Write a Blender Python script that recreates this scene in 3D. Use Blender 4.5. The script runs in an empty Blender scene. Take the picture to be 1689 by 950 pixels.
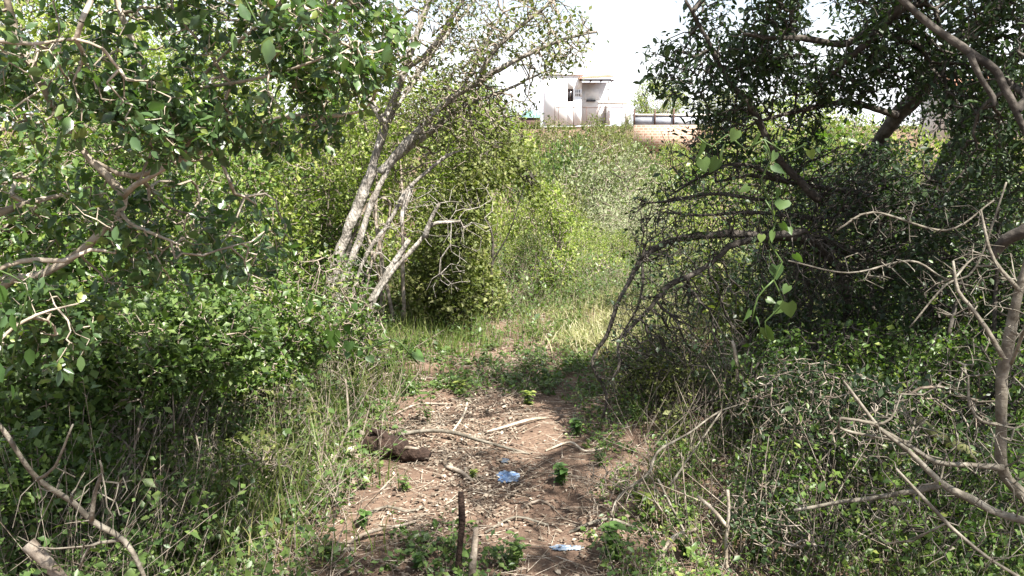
import bpy, math, random
import numpy as np
from math import radians, sin, cos, tan, pi
C = bpy.context
S = C.scene
COL = S.collection
R = np.random.default_rng(11)

# ------------------------------------------------------------------ camera
CAM_H, PITCH, FPX = 1.5, radians(10.0), 1406.0
cam = bpy.data.objects.new('camera', bpy.data.cameras.new('camera'))
COL.objects.link(cam)
cam.location = (0, 0, CAM_H)
cam.rotation_euler = (pi/2 - PITCH, 0, 0)
cam.data.sensor_width = 36.0
cam.data.lens = 36.0*FPX/1689.0
cam.data.clip_start = 0.05
cam.data.clip_end = 3000
S.camera = cam

# ------------------------------------------------------------------ light
SUN_EL, SUN_AZ = radians(57), radians(142)      # azimuth clockwise from +Y (the way the camera looks)
sv = np.array([sin(SUN_AZ)*cos(SUN_EL), cos(SUN_AZ)*cos(SUN_EL), sin(SUN_EL)])
sun = bpy.data.objects.new('sun', bpy.data.lights.new('sun', 'SUN'))
COL.objects.link(sun)
sun.data.energy = 5.0
sun.data.angle = radians(0.5)
sun.data.color = (1.0, 0.955, 0.88)
from mathutils import Vector
sun.rotation_euler = Vector(sv).to_track_quat('Z', 'Y').to_euler()
sun.location = (30, -20, 40)

W = bpy.data.worlds.new('World'); S.world = W; W.use_nodes = True
nt = W.node_tree; nt.nodes.clear()
o_ = nt.nodes.new('ShaderNodeOutputWorld'); bg = nt.nodes.new('ShaderNodeBackground')
bg.inputs['Strength'].default_value = 0.056
sky = nt.nodes.new('ShaderNodeTexSky'); sky.sky_type = 'NISHITA'; sky.sun_disc = False
sky.sun_elevation = SUN_EL; sky.sun_rotation = SUN_AZ
tc = nt.nodes.new('ShaderNodeTexCoord')
mp = nt.nodes.new('ShaderNodeMapping'); mp.inputs['Scale'].default_value = (1.0, 1.0, 2.2)
mp.inputs['Location'].default_value = (0.35, 0.1, 0.2)
nz = nt.nodes.new('ShaderNodeTexNoise'); nz.inputs['Scale'].default_value = 2.6
nz.inputs['Detail'].default_value = 6; nz.inputs['Roughness'].default_value = 0.55
rp = nt.nodes.new('ShaderNodeValToRGB')
rp.color_ramp.elements[0].position = 0.44; rp.color_ramp.elements[0].color = (0, 0, 0, 1)
rp.color_ramp.elements[1].position = 0.57; rp.color_ramp.elements[1].color = (1, 1, 1, 1)
sep = nt.nodes.new('ShaderNodeSeparateXYZ')
lowc = nt.nodes.new('ShaderNodeMapRange'); lowc.inputs['From Min'].default_value = 0.20; lowc.inputs['From Max'].default_value = 0.06
lowc.inputs['To Min'].default_value = 0.0; lowc.inputs['To Max'].default_value = 1.0
mxm = nt.nodes.new('ShaderNodeMath'); mxm.operation = 'MAXIMUM'
mx = nt.nodes.new('ShaderNodeMixRGB'); mx.inputs['Color2'].default_value = (8.0, 8.1, 8.5, 1)
L = nt.links.new
L(tc.outputs['Generated'], mp.inputs['Vector']); L(mp.outputs[0], nz.inputs['Vector']); L(nz.outputs['Fac'], rp.inputs[0])
L(tc.outputs['Generated'], sep.inputs[0]); L(sep.outputs['Z'], lowc.inputs['Value'])
L(rp.outputs[0], mxm.inputs[0]); L(lowc.outputs[0], mxm.inputs[1]); L(mxm.outputs[0], mx.inputs['Fac'])
L(sky.outputs[0], mx.inputs['Color1']); L(mx.outputs[0], bg.inputs['Color']); L(bg.outputs[0], o_.inputs['Surface'])

S.render.engine = 'CYCLES'
S.view_settings.view_transform = 'Standard'; S.view_settings.look = 'None'
S.view_settings.gamma = 1.0; S.view_settings.exposure = 1.98
S.view_settings.use_curve_mapping = False
S.cycles.max_bounces = 5; S.cycles.diffuse_bounces = 3; S.cycles.glossy_bounces = 2
S.cycles.transmission_bounces = 4; S.cycles.transparent_max_bounces = 6
S.cycles.use_denoising = True
S.cycles.use_adaptive_sampling = False
S.cycles.caustics_reflective = False; S.cycles.caustics_refractive = False

# ------------------------------------------------------------------ pixel <-> world
def P(x, y, d):
    """world point seen at photo pixel (x, y), d metres in front of the camera"""
    dx = (x - 844.5)/FPX; dy = -(y - 475.0)/FPX
    v = np.array([dx, cos(PITCH) + dy*sin(PITCH), -sin(PITCH) + dy*cos(PITCH)])
    return np.array([0, 0, CAM_H]) + v*(d/v[1])
def hills(x, y):
    x = np.asarray(x, float); y = np.asarray(y, float)
    ys = [-400, 9, 12, 16, 22, 34, 46, 56.1, 57.1, 70, 120, 900]
    zs = [0, 0, -0.4, -1.5, -2.3, -2.0, -0.8, 0.45, 2.1, 2.3, 2.0, -4.0]
    z = np.interp(y, ys, zs)
    z = z + 0.10*np.sin(x*0.31 + y*0.17)*np.clip((y-6)/10, 0, 1)
    near = 0.030*np.sin(x*2.1+0.7)*np.sin(y*1.7+1.1) + 0.014*np.sin(x*5.3+y*3.1) + 0.008*np.sin(x*11.0-y*9.0)
    z = z + near
    # the trodden path is a shallow hollow between the thickets
    w = np.exp(-((x - (0.02 + 0.02*y))/0.95)**2)*np.clip((14-y)/6, 0, 1)
    return z + 0.07*(1 - w)*np.clip((16-y)/6, 0, 1)
def G(x, y):
    """ground point seen at photo pixel (x, y)"""
    dx = (x - 844.5)/FPX; dy = -(y - 475.0)/FPX
    v = np.array([dx, cos(PITCH) + dy*sin(PITCH), -sin(PITCH) + dy*cos(PITCH)])
    t = CAM_H/(-v[2]) if v[2] < -1e-3 else 20
    for _ in range(6):
        p = np.array([0, 0, CAM_H]) + v*t
        t = (CAM_H - float(hills(p[0], p[1])))/(-v[2])
    return np.array([0, 0, CAM_H]) + v*t
def ground(x, y, dz=0.0):
    return np.array([x, y, float(hills(x, y)) + dz])

# ------------------------------------------------------------------ materials
def mat(name):
    m = bpy.data.materials.new(name); m.use_nodes = True
    n = m.node_tree; n.nodes.clear()
    out = n.nodes.new('ShaderNodeOutputMaterial'); b = n.nodes.new('ShaderNodeBsdfPrincipled')
    n.links.new(b.outputs[0], out.inputs['Surface'])
    return m, n, b, out
def c4(c): return (c[0], c[1], c[2], 1)
def leaf_mat(name, cols, rough=0.5, trans=0.32, spec=0.4, tcol=(1.25, 1.5, 0.55)):
    m, n, b, out = mat(name)
    a = n.nodes.new('ShaderNodeAttribute'); a.attribute_name = 'tint'
    r = n.nodes.new('ShaderNodeValToRGB'); e = r.color_ramp.elements
    e[0].position = 0; e[0].color = c4(cols[0]); e[1].position = 1; e[1].color = c4(cols[-1])
    for i, c in enumerate(cols[1:-1]):
        k = e.new((i+1)/(len(cols)-1)); k.color = c4(c)
    n.links.new(a.outputs['Fac'], r.inputs[0]); n.links.new(r.outputs[0], b.inputs['Base Color'])
    b.inputs['Roughness'].default_value = rough; b.inputs['Specular IOR Level'].default_value = spec
    t = n.nodes.new('ShaderNodeBsdfTranslucent'); g = n.nodes.new('ShaderNodeMixRGB'); g.blend_type = 'MULTIPLY'
    g.inputs['Fac'].default_value = 1; g.inputs['Color2'].default_value = c4(tcol)
    n.links.new(r.outputs[0], g.inputs['Color1']); n.links.new(g.outputs[0], t.inputs['Color'])
    s = n.nodes.new('ShaderNodeMixShader'); s.inputs[0].default_value = trans
    n.links.new(b.outputs[0], s.inputs[1]); n.links.new(t.outputs[0], s.inputs[2]); n.links.new(s.outputs[0], out.inputs['Surface'])
    return m
def noise_mat(name, cols, scale=8, rough=0.85, bump=0.0, stretch=(1, 1, 1), pos=(0.35, 0.65), detail=5, bscale=None, spec=0.2):
    m, n, b, out = mat(name)
    tc = n.nodes.new('ShaderNodeTexCoord'); mp = n.nodes.new('ShaderNodeMapping'); mp.inputs['Scale'].default_value = stretch
    z = n.nodes.new('ShaderNodeTexNoise'); z.inputs['Scale'].default_value = scale; z.inputs['Detail'].default_value = detail
    z.inputs['Roughness'].default_value = 0.62
    r = n.nodes.new('ShaderNodeValToRGB'); e = r.color_ramp.elements
    e[0].position = pos[0]; e[0].color = c4(cols[0]); e[1].position = pos[1]; e[1].color = c4(cols[-1])
    for i, c in enumerate(cols[1:-1]):
        k = e.new(pos[0] + (pos[1]-pos[0])*(i+1)/(len(cols)-1)); k.color = c4(c)
    n.links.new(tc.outputs['Object'], mp.inputs[0]); n.links.new(mp.outputs[0], z.inputs['Vector'])
    n.links.new(z.outputs['Fac'], r.inputs[0]); n.links.new(r.outputs[0], b.inputs['Base Color'])
    b.inputs['Roughness'].default_value = rough; b.inputs['Specular IOR Level'].default_value = spec
    if bump:
        z2 = n.nodes.new('ShaderNodeTexNoise'); z2.inputs['Scale'].default_value = bscale or scale*3; z2.inputs['Detail'].default_value = 6
        n.links.new(mp.outputs[0], z2.inputs['Vector'])
        k = n.nodes.new('ShaderNodeBump'); k.inputs['Strength'].default_value = bump; k.inputs['Distance'].default_value = 0.02
        n.links.new(z2.outputs['Fac'], k.inputs['Height']); n.links.new(k.outputs[0], b.inputs['Normal'])
    return m

M = {}
M['broad'] = leaf_mat('leaf_broad', [(.038,.072,.028), (.062,.112,.040), (.095,.150,.050), (.19,.23,.055)], 0.33, 0.36, 0.6)
M['small'] = leaf_mat('leaf_small', [(.030,.060,.015), (.062,.112,.024), (.110,.170,.034), (.19,.22,.055)], 0.42, 0.34, 0.45)
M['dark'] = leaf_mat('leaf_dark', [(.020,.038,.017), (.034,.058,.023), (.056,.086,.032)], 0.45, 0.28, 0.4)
M['olive'] = leaf_mat('leaf_olive', [(.060,.085,.022), (.100,.125,.032), (.150,.165,.050), (.19,.19,.075)], 0.55, 0.32, 0.3)
M['bright'] = leaf_mat('leaf_bright', [(.085,.125,.028), (.15,.20,.042), (.22,.265,.060), (.30,.31,.10)], 0.45, 0.38, 0.35)
M['greygreen'] = leaf_mat('leaf_greygreen', [(.14,.165,.085), (.20,.225,.125), (.27,.285,.18)], 0.6, 0.28, 0.25)
M['dry'] = leaf_mat('leaf_dry', [(.065,.046,.035), (.145,.112,.082), (.24,.195,.148), (.40,.345,.275)], 0.75, 0.12, 0.2, (1.1, 1.0, 0.8))
M['grass'] = leaf_mat('grass_green', [(.060,.105,.022), (.105,.150,.035), (.16,.185,.06), (.27,.24,.11)], 0.55, 0.32, 0.3)
M['straw'] = leaf_mat('grass_straw', [(.15,.19,.055), (.25,.27,.10), (.36,.35,.18), (.48,.44,.30)], 0.6, 0.30, 0.3, (1.15, 1.1, 0.7))
M['heart'] = leaf_mat('leaf_heart', [(.050,.105,.028), (.080,.150,.038), (.12,.20,.05)], 0.42, 0.42, 0.45)
M['herb'] = leaf_mat('leaf_herb', [(.042,.080,.024), (.080,.130,.034), (.135,.185,.048)], 0.42, 0.34, 0.4)
M['twig'] = noise_mat('bark_twig', [(.10,.075,.055), (.20,.165,.13), (.32,.28,.23)], 18, 0.8, 0.3)
M['darktwig'] = noise_mat('bark_dark', [(.028,.024,.020), (.055,.047,.039), (.10,.088,.075)], 14, 0.85, 0.4)  # dark bark, colour lowered further to carry the shade on the limbs
M['paletwig'] = noise_mat('bark_pale', [(.20,.165,.12), (.32,.27,.21), (.44,.39,.32)], 16, 0.8, 0.3)
M['lichen'] = noise_mat('bark_lichen', [(.10,.085,.070), (.25,.225,.195), (.42,.39,.35)], 26, 0.9, 0.9, (1, 1, 0.45), (0.30, 0.68), 10, 70)
M['stem_right'] = noise_mat('bark_greybrown', [(.075,.064,.048), (.13,.115,.09), (.21,.19,.155)], 20, 0.75, 0.4)
M['mossy'] = noise_mat('bark_mossy', [(.045,.042,.022), (.075,.080,.030), (.13,.12,.07)], 12, 0.9, 0.6)

# ------------------------------------------------------------------ mesh helpers
def mesh_np(name, V, F, mats, tint=None, smooth=False):
    """V (n,3); F list of int arrays (k,3) or (k,4)"""
    me = bpy.data.meshes.new(name)
    V = np.ascontiguousarray(V, dtype=np.float32)
    me.vertices.add(len(V)); me.vertices.foreach_set('co', V.ravel())
    F = [f for f in F if len(f)]
    nl = sum(f.size for f in F); nf = sum(len(f) for f in F)
    me.loops.add(nl); me.polygons.add(nf)
    idx = np.concatenate([f.ravel() for f in F]).astype(np.int32)
    sizes = np.concatenate([np.full(len(f), f.shape[1]) for f in F])
    starts = np.concatenate([[0], np.cumsum(sizes)[:-1]]).astype(np.int32)
    me.loops.foreach_set('vertex_index', idx); me.polygons.foreach_set('loop_start', starts)
    if smooth: me.polygons.foreach_set('use_smooth', np.ones(nf, dtype=bool))
    me.update(calc_edges=True)
    if tint is not None:
        a = me.attributes.new('tint', 'FLOAT', 'POINT'); a.data.foreach_set('value', np.asarray(tint, np.float32))
    me.materials.append(mats)
    return me
def link(name, me, parent=None):
    o = bpy.data.objects.new(name, me); COL.objects.link(o)
    if parent: o.parent = parent
    return o
def tag(o, label=None, cat=None, group=None, kind=None):
    if label: o['label'] = label
    if cat: o['category'] = cat
    if group: o['group'] = group
    if kind: o['kind'] = kind
    return o
def thing(name, loc, label, cat, group=None, rz=0):
    o = bpy.data.objects.new(name, None); COL.objects.link(o)
    o.location = tuple(float(v) for v in loc); o.rotation_euler = (0, 0, rz); o.empty_display_size = 0.1
    return tag(o, label, cat, group)
def copy_thing(o, loc, rz, sc, label, group=None):
    n = o.copy(); COL.objects.link(n); n.location = tuple(float(v) for v in loc); n.rotation_euler = (0, 0, rz)
    n.scale = sc if hasattr(sc, '__len__') else (sc, sc, sc)
    n['label'] = label
    if group: n['group'] = group
    for ch in list(o.children):
        c = ch.copy(); COL.objects.link(c); c.parent = n
        for g in list(ch.children):
            d = g.copy(); COL.objects.link(d); d.parent = c
    return n
class Geo:
    def __init__(s): s.V = []; s.F3 = []; s.F4 = []; s.T = []; s.n = 0
    def add(s, V, F3=None, F4=None, T=None):
        V = np.asarray(V, float)
        if F3 is not None and len(F3): s.F3.append(np.asarray(F3)+s.n)
        if F4 is not None and len(F4): s.F4.append(np.asarray(F4)+s.n)
        s.V.append(V); s.T.append(np.full(len(V), 0.5) if T is None else np.asarray(T, float)); s.n += len(V)
    def mesh(s, name, m, off=(0, 0, 0), smooth=False, tint=True):
        V = np.concatenate(s.V) - np.asarray(off, float)
        F = []
        if s.F3: F.append(np.concatenate(s.F3))
        if s.F4: F.append(np.concatenate(s.F4))
        return mesh_np(name, V, F, m, np.concatenate(s.T) if tint else None, smooth)
def norm(a): return a/np.maximum(np.linalg.norm(a, axis=-1, keepdims=True), 1e-9)
def rnd_dir(n): return norm(R.normal(size=(n, 3)))
def catmull(pts, rad=None, step=0.05):
    p = np.asarray(pts, float); r = np.asarray(rad, float) if rad is not None else np.zeros(len(p))
    q = np.vstack([2*p[0]-p[1], p, 2*p[-1]-p[-2]]); out = []; ro = []
    for i in range(len(p)-1):
        a, b, c, d = q[i:i+4]; n = max(2, int(np.linalg.norm(c-b)/step)+1)
        for k in range(n):
            t = k/n
            out.append(0.5*((2*b)+(-a+c)*t+(2*a-5*b+4*c-d)*t*t+(-a+3*b-3*c+d)*t**3)); ro.append(r[i]*(1-t)+r[i+1]*t)
    out.append(p[-1]); ro.append(r[-1])
    return np.array(out), np.array(ro)
def tube(g, pts, rad, sides=8, rough=0.12, step=0.05, cap=True, wob=0.0):
    p, r = catmull(pts, rad, step)
    if wob:
        w = R.normal(size=p.shape)*wob; k = np.array([1, 2, 1])/4.0
        for a in range(3): w[:, a] = np.convolve(w[:, a], k, 'same')
        w[0] = 0; p = p + w
    n = len(p)
    t = norm(np.gradient(p, axis=0))
    u = np.cross(t[0], [0.31, 0.2, 0.93]); u = u/np.linalg.norm(u)
    V = []; th = np.linspace(0, 2*pi, sides, endpoint=False)
    lump = 1 + rough*R.normal(size=(n, sides)); lump[1:-1] = (lump[:-2]+lump[1:-1]+lump[2:])/3
    for i in range(n):
        u = u - t[i]*np.dot(u, t[i]); u /= max(np.linalg.norm(u), 1e-9); v = np.cross(t[i], u)
        V.append(p[i] + (np.cos(th)[:, None]*u + np.sin(th)[:, None]*v)*(r[i]*lump[i])[:, None])
    V = np.concatenate(V)
    i = np.arange(n-1)[:, None]*sides; j = np.arange(sides)[None]; j2 = (j+1) % sides
    F = np.stack([i+j, i+j2, i+sides+j2, i+sides+j], -1).reshape(-1, 4)
    V = np.vstack([V, p[0:1], p[-1:]])
    jj = np.arange(sides)
    F3 = np.vstack([np.stack([np.full(sides, n*sides), (jj+1) % sides, jj], -1),
                    np.stack([np.full(sides, n*sides+1), (n-1)*sides+jj, (n-1)*sides+(jj+1) % sides], -1)]) if cap else None
    g.add(V, F3, F)
    return p, r
def prisms(g, A, B, ra, rb, sides=3):
    if not len(A): return
    t = norm(B-A); h = np.where(np.abs(t[:, 2:3]) > 0.9, np.array([[1., 0, 0]]), np.array([[0, 0, 1.]]))
    u = norm(np.cross(t, h)); v = np.cross(t, u); n = len(A)
    th = np.linspace(0, 2*pi, sides, endpoint=False)
    ring = np.cos(th)[None, :, None]*u[:, None] + np.sin(th)[None, :, None]*v[:, None]
    V = np.concatenate([A[:, None]+ring*ra[:, None, None], B[:, None]+ring*rb[:, None, None]], 1).reshape(-1, 3)
    b = np.arange(n)[:, None, None]*2*sides; j = np.arange(sides)
    F = np.stack([j, (j+1) % sides, sides+(j+1) % sides, sides+j], -1)[None] + b
    g.add(V, None, F.reshape(-1, 4))
# leaf templates: x across, y along, z up; unit length
LT = {
 'diamond': (np.array([[0,0,0],[.30,.5,.07],[0,1,-.06],[-.30,.5,.07]], float), [[0,1,2],[0,2,3]], []),
 'oval': (np.array([[0,0,0],[.20,.22,.05],[.27,.55,.06],[.12,.85,.0],[0,1.0,-.10],[-.12,.85,.0],[-.27,.55,.06],[-.20,.22,.05],[0,.28,-.02],[0,.6,-.03]], float),
          [[0,1,8],[0,8,7],[3,4,9],[4,5,9]], [[1,2,9,8],[8,9,6,7],[2,3,9,9],[9,5,6,6]]),
 'heart': (np.array([[0,.05,0],[.26,-.12,.05],[.46,.12,.08],[.42,.42,.05],[.2,.75,-.02],[0,1.0,-.12],[-.2,.75,-.02],[-.42,.42,.05],[-.46,.12,.08],[-.26,-.12,.05],[0,.45,-.04]], float),
           [[0,1,10],[1,2,10],[2,3,10],[3,4,10],[4,5,10],[5,6,10],[6,7,10],[7,8,10],[8,9,10],[9,0,10]], []),
 'litter': (np.array([[0,0,0],[.28,.35,.16],[.2,.75,.2],[0,1,.12],[-.2,.75,.18],[-.3,.35,.12]], float), [[0,1,5],[2,3,4]], [[1,2,4,5]]),
}
LT['oval'] = (LT['oval'][0], LT['oval'][1]+[[2,3,9],[9,5,6]], [[1,2,9,8],[8,9,6,7]])
def leaves(g, pos, dirs, size, tint, shape='diamond', up=0.6, width=1.0):
    """orient each leaf: y along dirs, z roughly up with scatter"""
    n = len(pos)
    if n == 0: return
    T, f3, f4 = LT[shape]; T = T*np.array([width, 1, 1])
    y = norm(dirs); z = rnd_dir(n)*(1-up) + np.array([0, 0, up]); x = norm(np.cross(y, z)); z = np.cross(x, y)
    s = np.asarray(size)*np.ones(n)*np.exp(R.normal(0, .22, n)); tint = np.where(R.uniform(0, 1, n) < .05, R.uniform(.8, 1.2, n), tint)
    x_s = R.uniform(.75, 1.2, n)
    V = (T[None, :, 0, None]*(x*x_s[:, None])[:, None] + T[None, :, 1, None]*y[:, None] + T[None, :, 2, None]*z[:, None])*s[:, None, None] + pos[:, None]
    k = len(T); b = np.arange(n)[:, None, None]*k
    F3 = (np.array(f3)[None] + b).reshape(-1, 3) if f3 else None
    F4 = (np.array(f4)[None] + b).reshape(-1, 4) if f4 else None
    g.add(V.reshape(-1, 3), F3, F4, np.repeat(np.clip(tint, 0, 1), k))
_ph = R.uniform(0, 6.28, (10, 4)); _fr = R.normal(size=(10, 3))
def clump(p, f):
    """cheap smooth 3-D noise, about -1..1"""
    v = 0
    for i in range(10): v = v + np.sin((p @ (_fr[i]*f)) + _ph[i, 0])*0.32
    return v
def blob(px, py, d, rx, ry, rd, n, thr=-0.35, f=7.0, hollow=0.0, floor=0.06):
    """points in an ellipsoid centred where photo pixel (px,py) sits at depth d; rx, ry in px at that depth, rd in metres"""
    c = P(px, py, d); s = d/FPX; r = np.array([rx*s, rd, ry*s]); out = []; got = 0
    for _ in range(40):
        q = rnd_dir(n*2)*(R.uniform(hollow**3, 1, (n*2, 1))**(1/3.0))
        p = c + q*r
        keep = (clump(p, f/ max(0.6, d/4.0)) > thr) & (p[:, 2] > hills(p[:, 0], p[:, 1]) + floor)
        p = p[keep]; out.append(p); got += len(p)
        if got >= n: break
    return np.concatenate(out)[:n]

def grow(seeds, att, maxlen=0.10, bias=0.25, wob=0.18, r0=0.0012, rmax=0.03, rexp=0.42):
    """seeds: list of (pts, radii). Returns nodes, parent index, radius, isseed, descendants"""
    N = len(att); cap = N*8 + 4000
    nod = np.zeros((cap, 3)); par = -np.ones(cap, int); pl = np.zeros(cap); seed = np.zeros(cap, bool); cnt = 0
    for p, r in seeds:
        q, rr = catmull(p, r, 0.07); L_ = 0
        for i in range(len(q)):
            nod[cnt] = q[i]; seed[cnt] = True; pl[cnt] = 0.05*i*0.07; cnt += 1
    d0 = np.empty(N)
    for i in range(0, N, 500):
        d0[i:i+500] = np.sqrt(((att[i:i+500, None]-nod[None, :cnt])**2).sum(-1)).min(1)
    order = np.argsort(d0)
    tips = np.zeros(cap, bool)
    for a in att[order]:
        d = np.sqrt(((nod[:cnt]-a)**2).sum(1)); k = int(np.argmin(d + bias*pl[:cnt])); L_ = d[k]
        if L_ < 1e-4: continue
        m = max(1, int(math.ceil(L_/maxlen))); m = min(m, 30); prev = k; st = nod[k].copy()
        for j in range(1, m+1):
            t = j/m; q = st*(1-t)+a*t
            if j < m: q = q + R.normal(size=3)*wob*L_/m
            if cnt >= cap-1: break
            nod[cnt] = q; par[cnt] = prev; pl[cnt] = pl[prev] + np.linalg.norm(q-nod[prev]); prev = cnt; cnt += 1
        tips[prev] = True
    nod = nod[:cnt]; par = par[:cnt]; seed = seed[:cnt]; tips = tips[:cnt]
    desc = np.ones(cnt)
    for i in range(cnt-1, -1, -1):
        if par[i] >= 0: desc[par[i]] += desc[i]
    return nod, par, np.minimum(r0*desc**rexp, rmax), seed, desc, tips

def plant(name, label, cat, base, seeds, att, leaf=('diamond', .022, 'small', 6), bark='twig', group=None, maxlen=0.10, r0=0.0012,
          thick='stem', foliage='foliage', spread=0.05, up=0.55, sides=3, tint0=0.45, tintv=0.22, leafdesc=6, width=1.0, wob=0.18,
          bias=0.25, dropz=0.0, sides_main=8, rough=0.12, rexp=0.42, barkmain=None):
    t = thing(name, base, label, cat, group); base = np.asarray(base, float)
    if seeds:
        g = Geo()
        for p, r in seeds: tube(g, p, r*(1+.07*R.normal(size=len(r))), sides_main, rough, 0.035 if sides_main > 5 else 0.12, wob=0.18*float(np.mean(r)))
        bare = len(att) and (not leaf or leaf[3] < .7)
        if not bare: o = link(thick, g.mesh(thick, M[barkmain or bark], base, True, False), t)
    if len(att):
        sd = seeds if seeds else [(np.array([base, base+[0, 0, .05]]), np.array([.01, .01]))]
        nod, par, rad, seed, desc, tips = grow(sd, att, maxlen, bias, wob, r0, 0.03, rexp)
        ch = np.where(par >= 0)[0]
        if not (seeds and bare): g = Geo()
        rp_ = np.where(seed[par[ch]], np.maximum(rad[ch], r0*1.5), rad[par[ch]])
        prisms(g, nod[par[ch]], nod[ch], np.minimum(rp_, rad[ch]*1.8), rad[ch], sides)
        nm = 'branches' if (seeds and bare) else 'twigs'
        o = link(nm, g.mesh(nm, M[(barkmain or bark) if (seeds and bare) else bark], base, False, False), t)
        if leaf:
            shape, size, lm, per = leaf
            sel = ch[desc[ch] <= leafdesc]
            k = np.repeat(sel, R.poisson(per, len(sel)))
            f = R.uniform(0, 1, len(k))[:, None]
            pos = nod[par[k]]*(1-f) + nod[k]*f + R.normal(size=(len(k), 3))*spread*0.5
            ed = norm(nod[k]-nod[par[k]])
            d = norm(ed*0.5 + rnd_dir(len(k))*0.9 + np.array([0, 0, -dropz]))
            sz = size*R.uniform(0.55, 1.35, len(k))
            tc_ = tint0 + tintv*R.normal(size=len(k)) + 0.10*clump(pos, 5)
            g = Geo(); leaves(g, pos, d, sz, tc_, shape, up, width)
            link(foliage, g.mesh(foliage, M[lm], base, shape in ('oval', 'heart')), t)
    return t
def stems(bx, by, tops, r=0.012, spread=0.12, jit=0.08):
    """stems that rise from the ground near (bx,by) toward the given points"""
    out = []
    for tp in tops:
        tp = np.asarray(tp, float)
        b = ground(bx + R.uniform(-spread, spread), by + R.uniform(-spread, spread), -0.03)
        H = np.linalg.norm(tp-b)
        m1 = b*0.66+tp*0.34 + R.normal(size=3)*jit*H*0.5; m2 = b*0.33+tp*0.67 + R.normal(size=3)*jit*H*0.5
        m1[2] += 0.08*H; rr = r*R.uniform(0.7, 1.2)
        out.append((np.array([b, m1, m2, tp]), np.array([rr, rr*.8, rr*.55, rr*.3])))
    return out
def px_line(pts, d, wpx):
    """polyline given as photo pixels with depth(s) and width(s) in px"""
    n = len(pts); d = np.full(n, d) if np.isscalar(d) else np.interp(np.linspace(0, 1, n), np.linspace(0, 1, len(d)), d)
    w = np.full(n, wpx) if np.isscalar(wpx) else np.interp(np.linspace(0, 1, n), np.linspace(0, 1, len(wpx)), wpx)
    return np.array([P(x, y, k) for (x, y), k in zip(pts, d)]), w*d/FPX/2
def cat_blobs(*bl, **kw): return np.concatenate([blob(*b, **kw) for b in bl])

# ================================================================== ground
def build_ground():
    xs = np.unique(np.concatenate([np.linspace(-5, 5, 201), np.linspace(-30, 30, 121), np.linspace(-900, 900, 61)]))
    ys = np.unique(np.concatenate([np.linspace(-3, 12, 301), np.linspace(12, 80, 137), np.linspace(-300, 1200, 51)]))
    X, Y = np.meshgrid(xs, ys); Z = hills(X, Y)
    Z = Z + np.where((np.abs(X) < 5) & (Y < 12) & (Y > -3), R.normal(size=X.shape)*0.0035, 0)
    nx, ny = len(xs), len(ys)
    i = np.arange(ny-1)[:, None]*nx + np.arange(nx-1)[None]
    F = np.stack([i, i+1, i+nx+1, i+nx], -1).reshape(-1, 4)
    m, n, b, out = mat('soil')
    tc = n.nodes.new('ShaderNodeTexCoord')
    z1 = n.nodes.new('ShaderNodeTexNoise'); z1.inputs['Scale'].default_value = 1.6; z1.inputs['Detail'].default_value = 9; z1.inputs['Roughness'].default_value = .7
    z2 = n.nodes.new('ShaderNodeTexNoise'); z2.inputs['Scale'].default_value = 45; z2.inputs['Detail'].default_value = 8; z2.inputs['Roughness'].default_value = .7
    r = n.nodes.new('ShaderNodeValToRGB'); e = r.color_ramp.elements
    e[0].position = .36; e[0].color = (.075, .048, .035, 1); e[1].position = .66; e[1].color = (.22, .155, .11, 1)
    k = e.new(.5); k.color = (.13, .088, .064, 1)
    mx = n.nodes.new('ShaderNodeMath'); mx.operation = 'MULTIPLY_ADD'; mx.inputs[1].default_value = 0.55
    mm = n.nodes.new('ShaderNodeMath'); mm.operation = 'MULTIPLY'; mm.inputs[1].default_value = 0.45
    n.links.new(tc.outputs['Object'], z1.inputs[0]); n.links.new(tc.outputs['Object'], z2.inputs[0])
    n.links.new(z2.outputs['Fac'], mx.inputs[0]); n.links.new(z1.outputs['Fac'], mm.inputs[0]); n.links.new(mm.outputs[0], mx.inputs[2])
    n.links.new(mx.outputs[0], r.inputs[0]); n.links.new(r.outputs[0], b.inputs['Base Color'])
    bp = n.nodes.new('ShaderNodeBump'); bp.inputs['Strength'].default_value = 0.8; bp.inputs['Distance'].default_value = 0.02
    n.links.new(z2.outputs['Fac'], bp.inputs['Height']); n.links.new(bp.outputs[0], b.inputs['Normal'])
    b.inputs['Roughness'].default_value = .95; b.inputs['Specular IOR Level'].default_value = .1
    me = mesh_np('ground', np.stack([X.ravel(), Y.ravel(), Z.ravel()], -1), [F], m, None, True)
    tag(link('ground', me), 'brown soil of the narrow trodden path and the valley slope', kind='structure')
build_ground()

def path_weight(x, y):
    c = np.interp(y, [2, 4, 5, 6.5, 9], [-.30, -.36, -.30, .05, .5])
    return np.exp(-(np.abs(x - c)/(0.57 + 0.12*np.sin(y*3.1) + 0.06*np.sin(y*7.7+x*4)))**2.4)
def scatter(n, x0, x1, y0, y1, wfun=None):
    out = []; got = 0
    while got < n:
        x = R.uniform(x0, x1, n*2); y = y0 + (y1-y0)*R.uniform(0, 1, n*2)**1.25
        if wfun is not None:
            k = R.uniform(0, 1, n*2) < wfun(x, y); x = x[k]; y = y[k]
        out.append(np.stack([x, y], -1)); got += len(x)
    return np.concatenate(out)[:n]

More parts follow.
